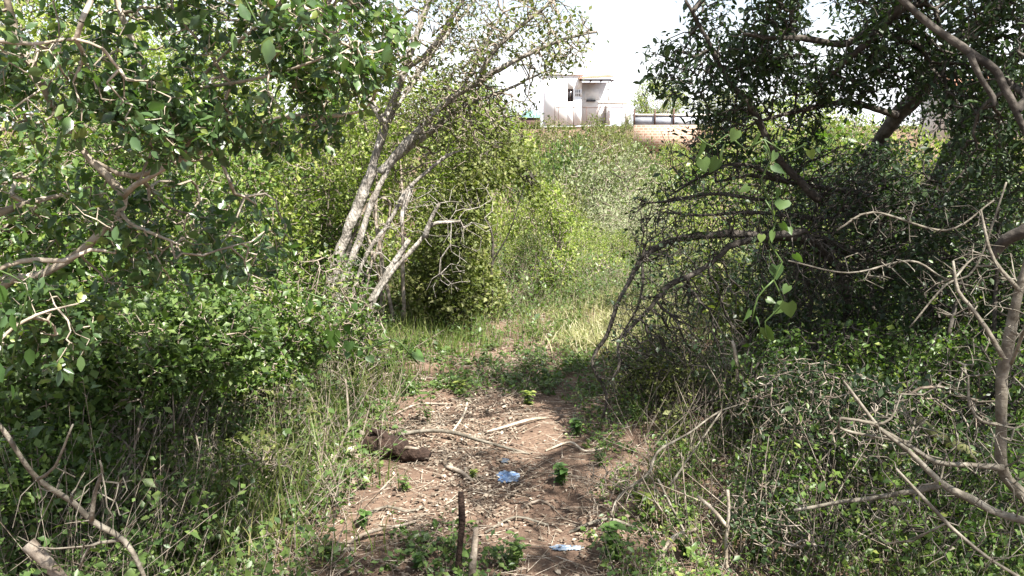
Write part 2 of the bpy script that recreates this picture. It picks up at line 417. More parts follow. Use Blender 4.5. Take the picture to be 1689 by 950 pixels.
# ================================================================== house and far walls
def box(g, x0, x1, y0, y1, z0, z1):
    V = np.array([[x, y, z] for x in (x0, x1) for y in (y0, y1) for z in (z0, z1)], float)
    g.add(V, None, [[0,1,3,2],[4,6,7,5],[0,4,5,1],[2,3,7,6],[0,2,6,4],[1,5,7,3]])
M['white'] = noise_mat('white_paint', [(.78,.77,.75), (.84,.83,.82), (.86,.86,.85)], 1.2, 0.8, 0.15, (1,1,.3))
M['whitegrey'] = noise_mat('plaster_cream', [(.55,.50,.43), (.68,.63,.56), (.76,.72,.66)], 1.5, 0.85, 0.2, (1,1,.3))
M['glass'] = noise_mat('dark_window', [(.02,.022,.025), (.05,.05,.055)], 2, 0.15, 0, spec=0.5)
M['rust'] = noise_mat('rusty_sheet', [(.20,.085,.05), (.32,.16,.10), (.42,.26,.18)], 3, 0.7, 0.3)
M['rustdark'] = noise_mat('rust_iron', [(.055,.035,.03), (.11,.065,.05)], 9, 0.7)
M['teal'] = noise_mat('teal_tarp', [(.14,.27,.26), (.22,.38,.36)], 2, 0.5)
M['bluegrey'] = noise_mat('grey_block', [(.22,.235,.27), (.30,.315,.35), (.38,.39,.42)], 1.6, 0.9, 0.3)
M['slot'] = noise_mat('dark_slot', [(.06,.06,.065), (.10,.10,.11)], 4, 0.8)
def brick_mat():
    m, n, b, out = mat('brick')
    tc = n.nodes.new('ShaderNodeTexCoord'); mp = n.nodes.new('ShaderNodeMapping'); mp.inputs['Rotation'].default_value = (pi/2, 0, 0)
    k = n.nodes.new('ShaderNodeTexBrick'); k.inputs['Scale'].default_value = 1.0
    k.inputs['Color1'].default_value = (.24, .13, .09, 1); k.inputs['Color2'].default_value = (.32, .20, .14, 1); k.inputs['Mortar'].default_value = (.34, .27, .21, 1)
    k.inputs['Brick Width'].default_value = 0.30; k.inputs['Row Height'].default_value = 0.17; k.inputs['Mortar Size'].default_value = 0.03
    n.links.new(tc.outputs['Object'], mp.inputs[0]); n.links.new(mp.outputs[0], k.inputs['Vector']); n.links.new(k.outputs['Color'], b.inputs['Base Color'])
    b.inputs['Roughness'].default_value = .9
    return m
M['brick'] = brick_mat()
def build_house():
    D = 62.0
    X = lambda px, d=D: P(px, 200, d)[0]
    Z = lambda py, d=D: P(844, py, d)[2]
    zb = Z(208)
    h = thing('house', (X(950), D, zb), 'small white flat roofed house with rusty awning above the valley', 'house')
    off = (X(950), D, zb)
    def part(name, m, boxes, parent=h):
        g = Geo()
        for b_ in boxes: box(g, *b_)
        return link(name, g.mesh(name, M[m], off, False, False), parent)
    wx0, wx1 = X(900), X(953)
    wz0, wz1 = Z(206), Z(124)
    w0, w1, wa, wb = X(935.5), X(945), Z(168), Z(146.5)
    v0, v1, va, vb = X(948), X(957), Z(160), Z(147)
    t = .22
    # left block: walls pieced round the window and the vent block
    part('wall', 'white', [(wx0, w0, D, D+t, wz0, wz1), (w0, w1, D, D+t, wz0, wa), (w0, w1, D, D+t, wb, wz1),
                           (w1, v0, D, D+t, wz0, wz1), (v0, wx1+.25, D, D+t, wz0, va), (v0, wx1+.25, D, D+t, vb, wz1),
                           (v1, wx1+.25, D, D+t, va, vb),
                           (wx0, wx0+t, D+t, D+5, wz0, wz1), (wx0+t, wx1+.25, D+4.8, D+5, wz0, wz1), (wx1+.03, wx1+.25, D+t, D+4.8, wz0, wz1)])
    part('roof', 'white', [(wx0-.12, wx1+.37, D-.12, D+5.1, wz1, wz1+.16)])
    wn = part('window', 'glass', [(w0, w1, D+.10, D+.13, wa, wb)])
    fw = .04
    part('frame', 'rustdark', [(w0, w0+fw, D+.04, D+.097, wa, wb), (w1-fw, w1, D+.04, D+.097, wa, wb), (w0+fw, w1-fw, D+.04, D+.097, wb-fw, wb),
                               (w0+fw, w1-fw, D+.04, D+.097, wa, wa+fw), ((w0+w1)/2-.015, (w0+w1)/2+.015, D+.05, D+.097, wa+fw, wb-fw)], wn)
    # vent block: white lattice with 3 x 2 holes, a dark sheet for the shade inside
    gw = (v1-v0); gh = (vb-va); lat = []
    for i in range(4):
        a = v0+gw*i/3-.03; lat.append((max(a, v0), min(a+.06, v1), D+.01, D+.12, va, vb))
    for j in range(3):
        for i in range(3):
            a = v0+gw*i/3+.03; c = v0+gw*(i+1)/3-.03; z = min(max(va+gh*j/2-.035, va), vb-.07); lat.append((a, c, D+.02, D+.12, z, z+.07))
    vt = part('vent_block', 'white', lat)
    part('shade_backing', 'slot', [(v0, v1, D+.16, D+.19, va, vb)], vt)
    # porch block to the right, set back, below the awning
    px0, px1, d2 = X(958), X(1007), D+1.3
    pz1 = Z(134)
    part('porch_wall', 'white', [(px0, px1, d2, d2+.2, wz0, pz1), (px1-.2, px1, D+.1, d2, wz0, Z(170)), (px1-.2, px1-.05, D+.1, D+.25, Z(170), pz1)])
    part('porch_panel', 'white', [(X(966), X(990), d2-.08, d2-.01, Z(163), Z(144))])
    part('slot_bar', 'slot', [(X(969), X(984), d2-.35, d2-.01, Z(166.5), Z(163.8))])  # solid dark bar drawn for the horizontal slot in the porch wall
    # awning: corrugated sloping sheet on beams
    g = Geo(); n = 60; ax0, ax1 = X(952), X(1008); zf, zr = Z(130.5), Z(127.5)
    xs = np.linspace(ax0, ax1, n); V = []
    for i, x in enumerate(xs):
        w = .03*sin(i*pi/1.5)
        V += [[x, D-.75, zf+w+.05*(i/n)*3], [x, d2+.25, zr+.12+w+.05*(i/n)*3]]
    V = np.array(V); V2 = V + [0, 0, -.03]; i = np.arange(n-1)*2
    F = np.concatenate([np.stack([i, i+2, i+3, i+1], -1), np.stack([i, i+1, i+3, i+2], -1)+2*n, np.stack([i, i+2*n, i+2*n+2, i+2], -1), np.stack([i+1, i+3, i+2*n+3, i+2*n+1], -1)])
    g.add(np.vstack([V, V2]), None, F); aw = link('awning', g.mesh('awning', M['rust'], off, False, False), h)
    part('awning_beam', 'rustdark', [(ax0+.1, ax1-.1, D-.62, D-.54, zf-.16, zf-.04)] + [(ax0+.2+k*.75, ax0+.26+k*.75, D-.5, d2, zf-.13, zf-.05) for k in range(4)], aw)
    # low terrace walls right of the porch
    part('parapet', 'whitegrey', [(X(985), X(1034), D-.4, D-.22, Z(172), Z(167)), (X(1030), X(1036), D-.4, D-.2, Z(206), Z(172))])
    # railing in front
    f = thing('railing', (X(965), D-2.2, zb), 'thin rusty iron railing with tall posts in front of the white house', 'railing')
    off2 = (X(965), D-2.2, zb); d3 = D-2.2
    X3 = lambda px: P(px, 200, d3)[0]; Z3 = lambda py: P(844, py, d3)[2]
    g = Geo(); box(g, X3(917), X3(1026), d3, d3+.05, Z3(178), Z3(176.9)); link('rail', g.mesh('rail', M['rustdark'], off2, False, False), f)
    for px, tp in ((915, 161), (921, 176), (946, 176), (967, 176), (985, 176), (997, 164), (1003, 176), (1026, 170)):
        g = Geo(); x = X3(px); box(g, x-.02, x+.02, d3-.04, d3-.002, Z3(216), Z3(tp)); link('post', g.mesh('post', M['rustdark'], off2, False, False), f)
    # blue-grey block wall, coping and brick retaining wall
    d4 = 56.0; X4 = lambda px: P(px, 200, d4)[0]; Z4 = lambda py: P(844, py, d4)[2]
    w = thing('block_wall', (X4(1110), d4+2, Z4(206)), 'low blue grey block wall with pale coping above the brick wall', 'wall')
    o4 = (X4(1110), d4+2, Z4(206))
    g = Geo(); box(g, X4(1052), X4(1190), d4+2, d4+2.2, Z4(207), Z4(190)); link('blocks', g.mesh('blocks', M['bluegrey'], o4, False, False), w)
    g = Geo(); box(g, X4(1051), X4(1191), d4+1.95, d4+2.25, Z4(190), Z4(186.5)); link('coping', g.mesh('coping', M['whitegrey'], o4, False, False), w)
    for px in (1053, 1088, 1120):
        g = Geo(); box(g, X4(px)-.05, X4(px)+.05, d4+1.85, d4+1.93, Z4(207), Z4(178)); link('post', g.mesh('post', M['rustdark'], o4, False, False), w)
    g = Geo(); box(g, X4(1047), X4(1150), d4, d4+.3, Z4(252), Z4(206))
    bw = link('brick_wall', g.mesh('brick_wall', M['brick'], (X4(1100), d4, Z4(250)), False, False)); bw.location = (X4(1100), d4, Z4(250))
    tag(bw, 'weathered red brick retaining wall below the blue grey block wall', 'wall')
    # teal covered shed left of the house
    d5 = 58.0; X5 = lambda px: P(px, 200, d5)[0]; Z5 = lambda py: P(844, py, d5)[2]; o5 = (X5(870), d5, Z5(205))
    s = thing('shed', o5, 'low shed with dark red base and teal cover left of the white house', 'shed')
    g = Geo(); box(g, X5(849), X5(891), d5, d5+2, Z5(212), Z5(194)); link('wall', g.mesh('wall', M['rustdark'], o5, False, False), s)
    g = Geo(); n = 9
    for i in range(n-1):
        a0, a1 = pi*i/(n-1), pi*(i+1)/(n-1); xa = X5(875)-cos(a0)*.62; xb = X5(875)-cos(a1)*.62
        za = Z5(193.8)+sin(a0)*.5; zb_ = Z5(193.8)+sin(a1)*.5
        g.add([[xa, d5-.1, za], [xb, d5-.1, zb_], [xb, d5+2.1, zb_], [xa, d5+2.1, za], [X5(875), d5-.1, Z5(193.8)]], [[0, 4, 1]], [[0, 1, 2, 3]])
    link('cover', g.mesh('cover', M['teal'], o5, False, False), s)
    # hut seen through the right canopy
    d6 = 38.0; X6 = lambda px: P(px, 200, d6)[0]; Z6 = lambda py: P(844, py, d6)[2]; o6 = (X6(1640), d6, Z6(225))
    hh = thing('hut', o6, 'pale hut with terracotta roof edge glimpsed behind the dark right canopy', 'hut')
    g = Geo(); box(g, X6(1612), X6(1700), d6+.02, d6+.2, Z6(225), Z6(150)); 
    link('wall', g.mesh('wall', M['white'], o6, False, False), hh)
    g = Geo(); box(g, X6(1573), X6(1600), d6, d6+.15, Z6(230), Z6(168)); link('side_wall', g.mesh('side_wall', M['white'], o6, False, False), hh)
    g = Geo(); box(g, X6(1573), X6(1700), d6+3, d6+3.2, Z6(230), Z6(150)); link('rear_wall', g.mesh('rear_wall', M['white'], o6, False, False), hh)
    g = Geo(); box(g, X6(1600), X6(1612), d6+.03, d6+.12, Z6(225), Z6(168)); link('door', g.mesh('door', M['whitegrey'], o6, False, False), hh)
    g = Geo(); z = Z6(150); x0, x1 = X6(1560), X6(1712)
    g.add([[x0, d6-.5, z], [x1, d6-.5, z], [x1, d6+3.6, z+.9], [x0, d6+3.6, z+.9], [x0, d6-.5, z-.1], [x1, d6-.5, z-.1], [x1, d6+3.6, z+.8], [x0, d6+3.6, z+.8]], None,
          [[0,1,2,3],[7,6,5,4],[0,4,5,1],[1,5,6,2],[2,6,7,3],[3,7,4,0]])
    link('roof', g.mesh('roof', M['rust'], o6, False, False), hh)
    # pole with wire left of the house
    d7 = 60; o7 = (P(891, 200, d7)[0], d7, P(0, 205, d7)[2])
    g = Geo(); tube(g, [P(891, 210, d7), P(891, 165, d7), P(891, 123, d7)], [.05, .045, .04], 8, 0)
    pl_ = link('utility_pole', g.mesh('utility_pole', M['bluegrey'], o7, True, False)); pl_.location = o7
    tag(pl_, 'thin grey pole at the left edge of the white house', 'pole')
build_house()

# ================================================================== far vegetation: shrubs on the valley slopes (built once per kind, then copied)
def proto_shrub(n, leafm, size, per, bark, ell, r=0.03, hollow=0.45, thr=-0.45, f=3.0, nst=6, spread=.12, up=.5):
    """unit shrub about 2 m high at the origin; returns Empty with stem / foliage children"""
    q = rnd_dir(n*4)*(R.uniform(hollow**3, 1, (n*4, 1))**(1/3.0)); q = q*np.array(ell); q[:, 2] += ell[2]*0.92
    # uneven outline: push lobes out and in
    lob = 1 + 0.22*clump(norm(q - [0, 0, ell[2]])*1.0, 2.6); q = (q-[0, 0, ell[2]])*lob[:, None] + [0, 0, ell[2]]
    q = q[(clump(q, f) > thr) & (q[:, 2] > 0.05)][:n]
    sd = []
    for i in range(nst):
        a = R.uniform(0, 2*pi); rr = R.uniform(.2, .6)
        tp = np.array([cos(a)*ell[0]*rr, sin(a)*ell[1]*rr, ell[2]*R.uniform(1.0, 1.6)])
        b = np.array([cos(a)*.1, sin(a)*.1, -.25]); m1 = b*.5+tp*.5+R.normal(size=3)*.08
        sd.append((np.array([b, m1, tp]), np.array([r, r*.6, r*.3])))
    return plant('shrub', 'x', 'shrub', (0, 0, 0), sd, q, ('diamond', size, leafm, per), bark, maxlen=.22, r0=.003, spread=spread, up=up, sides_main=5, leafdesc=9)
far = {
 'round': proto_shrub(1100, 'olive', .060, 7, 'twig', (1.15, 1.1, 1.0)),
 'bright': proto_shrub(1100, 'bright', .060, 7, 'twig', (1.2, 1.1, .95)),
 'grey': proto_shrub(1600, 'greygreen', .046, 9, 'twig', (1.15, 1.1, 1.0), r=.012, hollow=.3),
 'dark': proto_shrub(1100, 'small', .065, 7, 'darktwig', (1.1, 1.1, 1.1)),
}
PH = {}
for k_, o_p in far.items():
    fo = [c for c in o_p.children if c.name.startswith('foliage')][0].data
    v_ = np.zeros(len(fo.vertices)*3, np.float32); fo.vertices.foreach_get('co', v_); PH[k_] = float(np.percentile(v_[2::3], 98))
used = set()
def far_shrub(kind, px, ptop, d, halfw, label, name='shrub', cat='shrub', group='shrubs filling the valley', rz=None):
    """crown half width in px, top of the crown at photo row ptop"""
    c = P(px, ptop, d); s = d/FPX*halfw
    gz = float(hills(c[0], d)); h = (c[2]-gz)/PH[kind]
    sc = (s/1.2, s/1.2, max(h, .25)); rz = R.uniform(0, 6.28) if rz is None else rz
    o = far[kind]
    if kind not in used:
        used.add(kind); o.location = (c[0], d, gz); o.scale = sc; o.rotation_euler = (0, 0, rz); o['label'] = label; o['category'] = cat; o['group'] = group; o.name = name
        return o
    n = copy_thing(o, (c[0], d, gz), rz, sc, label, group); n['category'] = cat; n.name = name; return n
FS = [
 # kind, px, top, depth, halfwidth px, label
 ('grey', 1000, 262, 19, 120, 'broad grey green feathery shrub in the middle of the valley gap'),
 ('grey', 1050, 330, 15, 85, 'pale grey green shrub in front of the feathery one, right side of the gap'),
 ('bright', 905, 310, 9.6, 70, 'tall sunlit shrub standing right of the dark small leaved one'),
 ('bright', 970, 400, 9.2, 50, 'low rounded sunlit shrub behind the straw grass'),
 ('grey', 1050, 352, 10.6, 70, 'wispy grey shrub just left of the arching bare branch'),
 ('bright', 1130, 420, 8.8, 80, 'lit leafy shrub glowing behind the arching bare branch'),
 ('round', 905, 300, 16, 80, 'sunlit yellow green shrub at the left side of the valley gap'),
 ('bright', 960, 370, 12.5, 75, 'low sunlit leafy shrub just behind the straw grass'),
 ('bright', 880, 395, 11, 60, 'bright leafy shrub left of the straw grass'),
 ('dark', 935, 240, 27, 60, 'darker green shrub behind the feathery shrub, left of centre'),
 ('dark', 1062, 240, 34, 45, 'small dark green shrub at the foot of the brick wall'),
 ('round', 985, 200, 46, 55, 'olive shrub right below the railing of the white house'),
 ('round', 1036, 198, 50, 26, 'small round olive shrub between the house and the brick wall'),
 ('bright', 1110, 243, 38, 70, 'yellow green shrub spreading in front of the brick wall'),
 ('round', 900, 205, 42, 60, 'olive shrub below the left corner of the white house'),
 ('dark', 800, 140, 40, 58, 'dark rounded treetop rising left of the white house'),
 ('dark', 730, 128, 44, 60, 'second dark treetop further left on the ridge'),
 ('bright', 840, 235, 24, 75, 'yellow green shrub below the dark treetops on the left slope'),
 ('bright', 1180, 250, 22, 90, 'sunlit shrub behind the thorny twigs on the right'),
 ('round', 1290, 240, 26, 110, 'wide olive shrub seen through the thorny thicket'),
 ('bright', 1085, 132, 66, 50, 'light green tree behind the blue grey wall'),
 ('bright', 1330, 150, 48, 90, 'sunlit tree on the ridge right of the walls'),
 ('round', 1210, 150, 60, 70, 'hazy olive tree on the ridge beyond the block wall'),
 ('bright', 1450, 210, 30, 120, 'bright shrub behind the thick dark limb'),
 ('bright', 1600, 230, 24, 130, 'bright shrub far right behind the canopy'),
 ('round', 1730, 215, 26, 130, 'olive shrub at the right edge of the valley'),
 ('bright', 1160, 330, 13, 85, 'sunlit shrub behind the arching bare branch'),
 ('bright', 1300, 340, 12, 110, 'yellow green shrub glowing behind the right thicket'),
 ('bright', 1460, 350, 11.5, 120, 'light green shrub behind the dark double trunk'),
 ('round', 1640, 350, 12, 130, 'olive green shrub behind the grey bare bush'),
 ('round', 640, 170, 30, 110, 'olive tree behind the leaning trunks'),
 ('dark', 520, 150, 32, 120, 'dark tree on the slope behind the left thicket'),
 ('round', 350, 90, 24, 150, 'tall olive tree behind the left thicket'),
 ('bright', 120, 60, 22, 170, 'tall light green tree at far left behind the thicket'),
 ('bright', 770, 260, 15, 85, 'yellow green shrub right of the leaning trunks'),
 ('bright', 500, 280, 13, 110, 'light green shrub left of the leaning trunks'),
 ('bright', 1160, 236, 46, 40, 'sunlit shrub at the right end of the brick wall'),
 ('bright', 1250, 205, 44, 90, 'light green shrub on the bank right of the brick wall'),
 ('round', 1400, 200, 40, 90, 'olive shrub on the bank behind the hanging thick limb'),
 ('dark', 1010, 290, 24, 60, 'rounded dark green shrub in the heart of the valley gap'),
 ('dark', 880, 262, 22, 50, 'dark green shrub at the left side of the valley gap'),
 ('dark', 960, 226, 38, 32, 'small rounded dark shrub under the house, left of the round olive one'),
 ('bright', 925, 262, 30, 36, 'small bright crown on the left flank of the slope'),
 ('grey', 1040, 262, 28, 44, 'small pale grey crown on the right flank of the slope'),
 ('dark', 1085, 280, 24, 34, 'small dark crown above the right rim of the gap'),
 ('dark', 930, 352, 13, 34, 'low dark crown between the sunlit shrubs left of the gap'),
 ('bright', 1022, 420, 10, 40, 'knee high bright shrub right behind the straw grass'),
 ('bright', 862, 470, 8.4, 40, 'bright leafy clump at the foot of the dense shaded shrub'),
 ('round', 1000, 228, 31, 70, 'mid olive shrub halfway up the slope'),
 ('bright', 1090, 300, 20, 60, 'leafy yellow green shrub at the right rim of the gap'),
]
for f_ in FS: far_shrub(*f_)

# ================================================================== middle distance thickets (3 - 9 m)
def thicket(label, bx_px, d, blobs, leaf, bark='twig', name='shrub', cat='shrub', nst=7, r=.014, group='shrubs crowding the path', **kw):
    fk = {k: kw.pop(k) for k in ('thr', 'f', 'hollow') if k in kw}
    leaf = (leaf[0], leaf[1]*1.38, leaf[2], leaf[3]*1.1); blobs = [b[:6] + (int(b[6]*1.15),) for b in blobs]
    att = cat_blobs(*blobs, **fk)
    bx = P(bx_px, 500, d)[0]; base = ground(bx, d)
    tops = att[R.choice(len(att), nst, replace=False)]
    return plant(name, label, cat, base, stems(bx, d, tops, r, spread=.35), att, leaf, bark, group=group, **kw)
# dark leafy shrub just right of the leaning trunks
thicket('dense small leaved shrub right of the leaning trunks, shaded at its foot', 770, 7.2,
        [(775, 410, 7.0, 105, 165, .6, 2000), (830, 330, 7.4, 65, 110, .6, 800), (740, 500, 6.8, 110, 75, .45, 900)], ('diamond', .026, 'olive', 6), 'darktwig', maxlen=.12, spread=.07, nst=16, r=.010)
thicket('tall leafy shrub filling the space above the dense one', 740, 9.0,
        [(740, 270, 9.0, 150, 130, .9, 1800), (640, 330, 8.6, 110, 130, .7, 900)], ('diamond', .032, 'bright', 6), 'twig', maxlen=.15, spread=.09)
thicket('shady shrub behind the foot of the leaning trunks', 470, 7.0,
        [(470, 420, 7.0, 150, 170, .8, 2000), (560, 520, 6.8, 90, 70, .5, 500)], ('diamond', .026, 'small', 6), 'twig', maxlen=.12, spread=.07)
thicket('tall yellow green shrub above the left thicket', 340, 8.0,
        [(340, 200, 8.0, 220, 200, .9, 2600), (520, 260, 8.2, 110, 130, .8, 900)], ('diamond', .032, 'bright', 6), 'twig', maxlen=.15, spread=.09)
thicket('high leafy shrub at far left behind the broad leaved one', 60, 6.5,
        [(60, 200, 6.5, 230, 250, .8, 2800), (120, 460, 6.2, 200, 140, .7, 1200)], ('diamond', .028, 'bright', 6), 'twig', maxlen=.13, spread=.08)
thicket('shaded small leaved shrub in the middle of the left thicket', 250, 4.6,
        [(240, 330, 4.6, 210, 190, .55, 2400), (350, 480, 4.8, 150, 110, .45, 1100)], ('diamond', .021, 'small', 6), 'twig', maxlen=.09, spread=.05)
thicket('brown brush of thin upright stems at the foot of the leaning trunks', 500, 5.0,
        [(510, 500, 5.0, 100, 110, .3, 1300), (600, 550, 4.9, 70, 60, .3, 500)], ('diamond', .020, 'small', 1.8), 'twig', maxlen=.09, spread=.04, nst=26, r=.007, r0=.0012)
thicket('sunlit light leaved shrub between the left thicket and the leaning trunks', 430, 5.6,
        [(420, 330, 5.8, 110, 130, .5, 1300)], ('diamond', .026, 'bright', 5), 'twig', maxlen=.10, spread=.06)
thicket('tall tangled shrub rising behind the leaning trunks', 600, 6.6,
        [(560, 270, 6.8, 120, 140, .5, 1200), (720, 200, 6.9, 100, 90, .5, 600)], ('diamond', .024, 'bright', 4), 'twig', maxlen=.10, spread=.06, nst=12)
thicket('leafy light green shrub spilling over the left foreground weeds', 120, 2.9,
        [(110, 600, 2.8, 190, 110, .35, 1500), (300, 560, 3.2, 150, 90, .35, 1300), (60, 760, 2.5, 130, 80, .25, 500)], ('diamond', .020, 'herb', 6), 'twig', maxlen=.07, spread=.04, nst=14, r=.006, r0=.0008)
thicket('leafy small leaved shrub beside the foot of the leaning trunks', 440, 4.2,
        [(440, 540, 4.2, 120, 90, .4, 1300), (400, 640, 3.9, 110, 60, .3, 600)], ('diamond', .020, 'small', 5), 'twig', maxlen=.08, spread=.04, nst=12, r=.006)
thicket('dim twiggy shrub between the dry brush and the bare bush', 1330, 3.3,
        [(1330, 660, 3.3, 150, 70, .35, 600), (1500, 700, 3.0, 160, 80, .3, 500), (1280, 850, 2.8, 130, 50, .25, 300)], ('diamond', .016, 'dark', 2.0), 'twig', maxlen=.09, spread=.03, nst=20, r=.005)
thicket('sunlit yellow green shrub spilling into the left side of the gap', 905, 8.0,
        [(900, 430, 8.0, 50, 120, .5, 900), (930, 510, 7.8, 70, 50, .5, 700), (985, 470, 8.6, 60, 60, .5, 500)], ('diamond', .022, 'bright', 4), 'twig', maxlen=.12, spread=.07)
thicket('dry tan tangle of grass and stems in the left foreground weeds', 380, 3.3,
        [(350, 780, 3.1, 150, 70, .3, 900), (440, 680, 3.7, 90, 50, .3, 350)], ('diamond', .016, 'olive', 1.4), 'twig', maxlen=.08, spread=.04, nst=26, r=.004, r0=.0008)
thicket('small leaved shrub low on the left beside the path', 160, 3.7,
        [(130, 520, 3.6, 210, 130, .45, 2200), (330, 600, 3.9, 130, 80, .4, 900), (60, 380, 3.6, 130, 130, .4, 900)], ('diamond', .023, 'small', 5.5), 'twig', maxlen=.08, spread=.045, r=.009)
# right side
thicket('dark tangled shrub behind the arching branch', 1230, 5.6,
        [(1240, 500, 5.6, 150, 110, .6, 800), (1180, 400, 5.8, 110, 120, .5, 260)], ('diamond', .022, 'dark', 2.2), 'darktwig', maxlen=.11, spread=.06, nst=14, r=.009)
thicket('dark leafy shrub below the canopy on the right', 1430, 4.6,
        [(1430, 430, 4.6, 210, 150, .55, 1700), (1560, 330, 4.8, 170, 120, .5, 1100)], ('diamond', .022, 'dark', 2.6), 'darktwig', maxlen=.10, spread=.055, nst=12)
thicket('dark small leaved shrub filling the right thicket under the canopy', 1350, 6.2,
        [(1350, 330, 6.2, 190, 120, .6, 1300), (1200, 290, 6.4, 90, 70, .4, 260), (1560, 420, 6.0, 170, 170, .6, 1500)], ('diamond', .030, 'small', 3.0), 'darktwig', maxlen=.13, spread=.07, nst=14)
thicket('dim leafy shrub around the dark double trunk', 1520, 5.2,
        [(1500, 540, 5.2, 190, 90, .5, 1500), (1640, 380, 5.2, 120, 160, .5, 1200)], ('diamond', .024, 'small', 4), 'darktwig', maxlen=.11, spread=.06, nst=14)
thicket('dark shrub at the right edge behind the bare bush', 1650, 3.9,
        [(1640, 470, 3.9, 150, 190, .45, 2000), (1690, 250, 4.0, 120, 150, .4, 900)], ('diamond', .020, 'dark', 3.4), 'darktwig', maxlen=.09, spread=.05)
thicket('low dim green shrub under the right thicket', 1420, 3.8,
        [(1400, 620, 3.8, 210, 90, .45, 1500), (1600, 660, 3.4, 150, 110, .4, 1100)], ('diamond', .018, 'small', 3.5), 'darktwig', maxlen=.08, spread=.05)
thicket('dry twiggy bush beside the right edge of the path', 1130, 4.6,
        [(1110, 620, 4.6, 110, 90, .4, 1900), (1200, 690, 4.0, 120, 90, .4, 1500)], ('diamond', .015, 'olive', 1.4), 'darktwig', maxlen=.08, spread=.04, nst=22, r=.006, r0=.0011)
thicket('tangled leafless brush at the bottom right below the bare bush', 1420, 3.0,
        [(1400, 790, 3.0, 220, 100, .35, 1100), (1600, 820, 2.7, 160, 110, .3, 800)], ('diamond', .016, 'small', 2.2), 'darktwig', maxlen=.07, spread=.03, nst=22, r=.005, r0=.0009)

# ================================================================== leaning lichen trunks
def leaning_tree():
    d = 5.5
    s = [px_line([(508, 625), (530, 520), (560, 420), (602, 310), (634, 210), (668, 110), (700, 20), (725, -60)], [5.5, 5.6], [22, 19, 17, 15, 15, 14, 10, 6]),
         px_line([(545, 615), (556, 500), (590, 400), (622, 315), (650, 262)], [5.4, 5.5], [14, 13, 12, 10, 8]),
         px_line([(628, 285), (672, 235), (735, 170), (800, 128), (870, 90), (940, 62), (985, 52)], [5.5, 5.3], [14, 13, 12, 9, 7, 5, 3]),
         px_line([(648, 265), (700, 225), (760, 178), (830, 150), (900, 118)], [5.5, 5.7], [11, 10, 8, 5, 3]),
         px_line([(668, 112), (705, 88), (745, 30), (780, -30)], [5.5, 5.3], [11, 9, 8, 6]),
         px_line([(640, 200), (690, 120), (735, 60), (790, -10)], [5.6, 6.1], [9, 8, 6, 4]),
         px_line([(790, 135), (810, 90), (850, 50), (900, 10), (950, -30)], [5.4, 5.3], [9, 8, 6, 5, 3]),
         px_line([(735, 172), (760, 150), (800, 70), (830, 20)], [5.5, 5.6], [9, 7, 5, 3]),
         px_line([(634, 205), (600, 150), (560, 90), (540, 10)], [5.5, 5.4], [12, 9, 7, 5])]
    att = cat_blobs((840, 60, 5.4, 140, 80, .5, 800), (720, 100, 5.6, 110, 120, .5, 600), (600, 50, 5.5, 150, 90, .5, 1100), (500, 20, 5.7, 130, 90, .5, 500), (780, 180, 5.5, 110, 80, .4, 520),
                    (760, -130, 5.5, 260, 120, .8, 500), (700, 230, 5.6, 130, 80, .4, 320), (900, 70, 5.4, 90, 60, .4, 330), (790, 150, 5.7, 100, 90, .4, 160), thr=-.5, f=9)
    plant('tree', 'leaning pale lichen covered tree with twin trunks beside the path', 'tree', ground(s[0][0][0][0], 5.5), s, att,
          ('diamond', .026, 'olive', 3.0), 'twig', thick='trunk', foliage='crown', maxlen=.11, r0=.0016, spread=.05, sides_main=10, rough=.22, barkmain='lichen', leafdesc=4)
    # dead crooked stems right of it
    s = [px_line([(610, 500), (640, 450), (675, 395)], [5.2, 5.2], [11, 10, 8]),
         px_line([(560, 560), (600, 430), (640, 370), (675, 310), (730, 262), (768, 245)], [5.4, 5.5], [5, 6, 7, 7, 6, 3]),
         px_line([(590, 590), (625, 480), (690, 400), (715, 370), (760, 365)], [5.0, 5.1], [5, 7, 7, 6, 4]),
         px_line([(700, 392), (712, 360), (725, 335)], [5.05, 5.0], [9, 7, 4]),
         px_line([(675, 312), (665, 350), (662, 372)], [5.4, 5.35], [10, 8, 5])]
    att = cat_blobs((690, 400, 5.2, 110, 110, .35, 190), (760, 340, 5.3, 80, 50, .3, 60), (610, 470, 5.2, 70, 90, .3, 110), thr=-.6)
    plant('dead_shrub', 'dead crooked lichen covered stems right of the leaning trunks', 'shrub', ground(P(590, 600, 5.2)[0], 5.2), s, att,
          ('diamond', .018, 'olive', .35), 'twig', maxlen=.12, r0=.0010, spread=.04, barkmain='lichen', wob=.28, rough=.25)
leaning_tree()

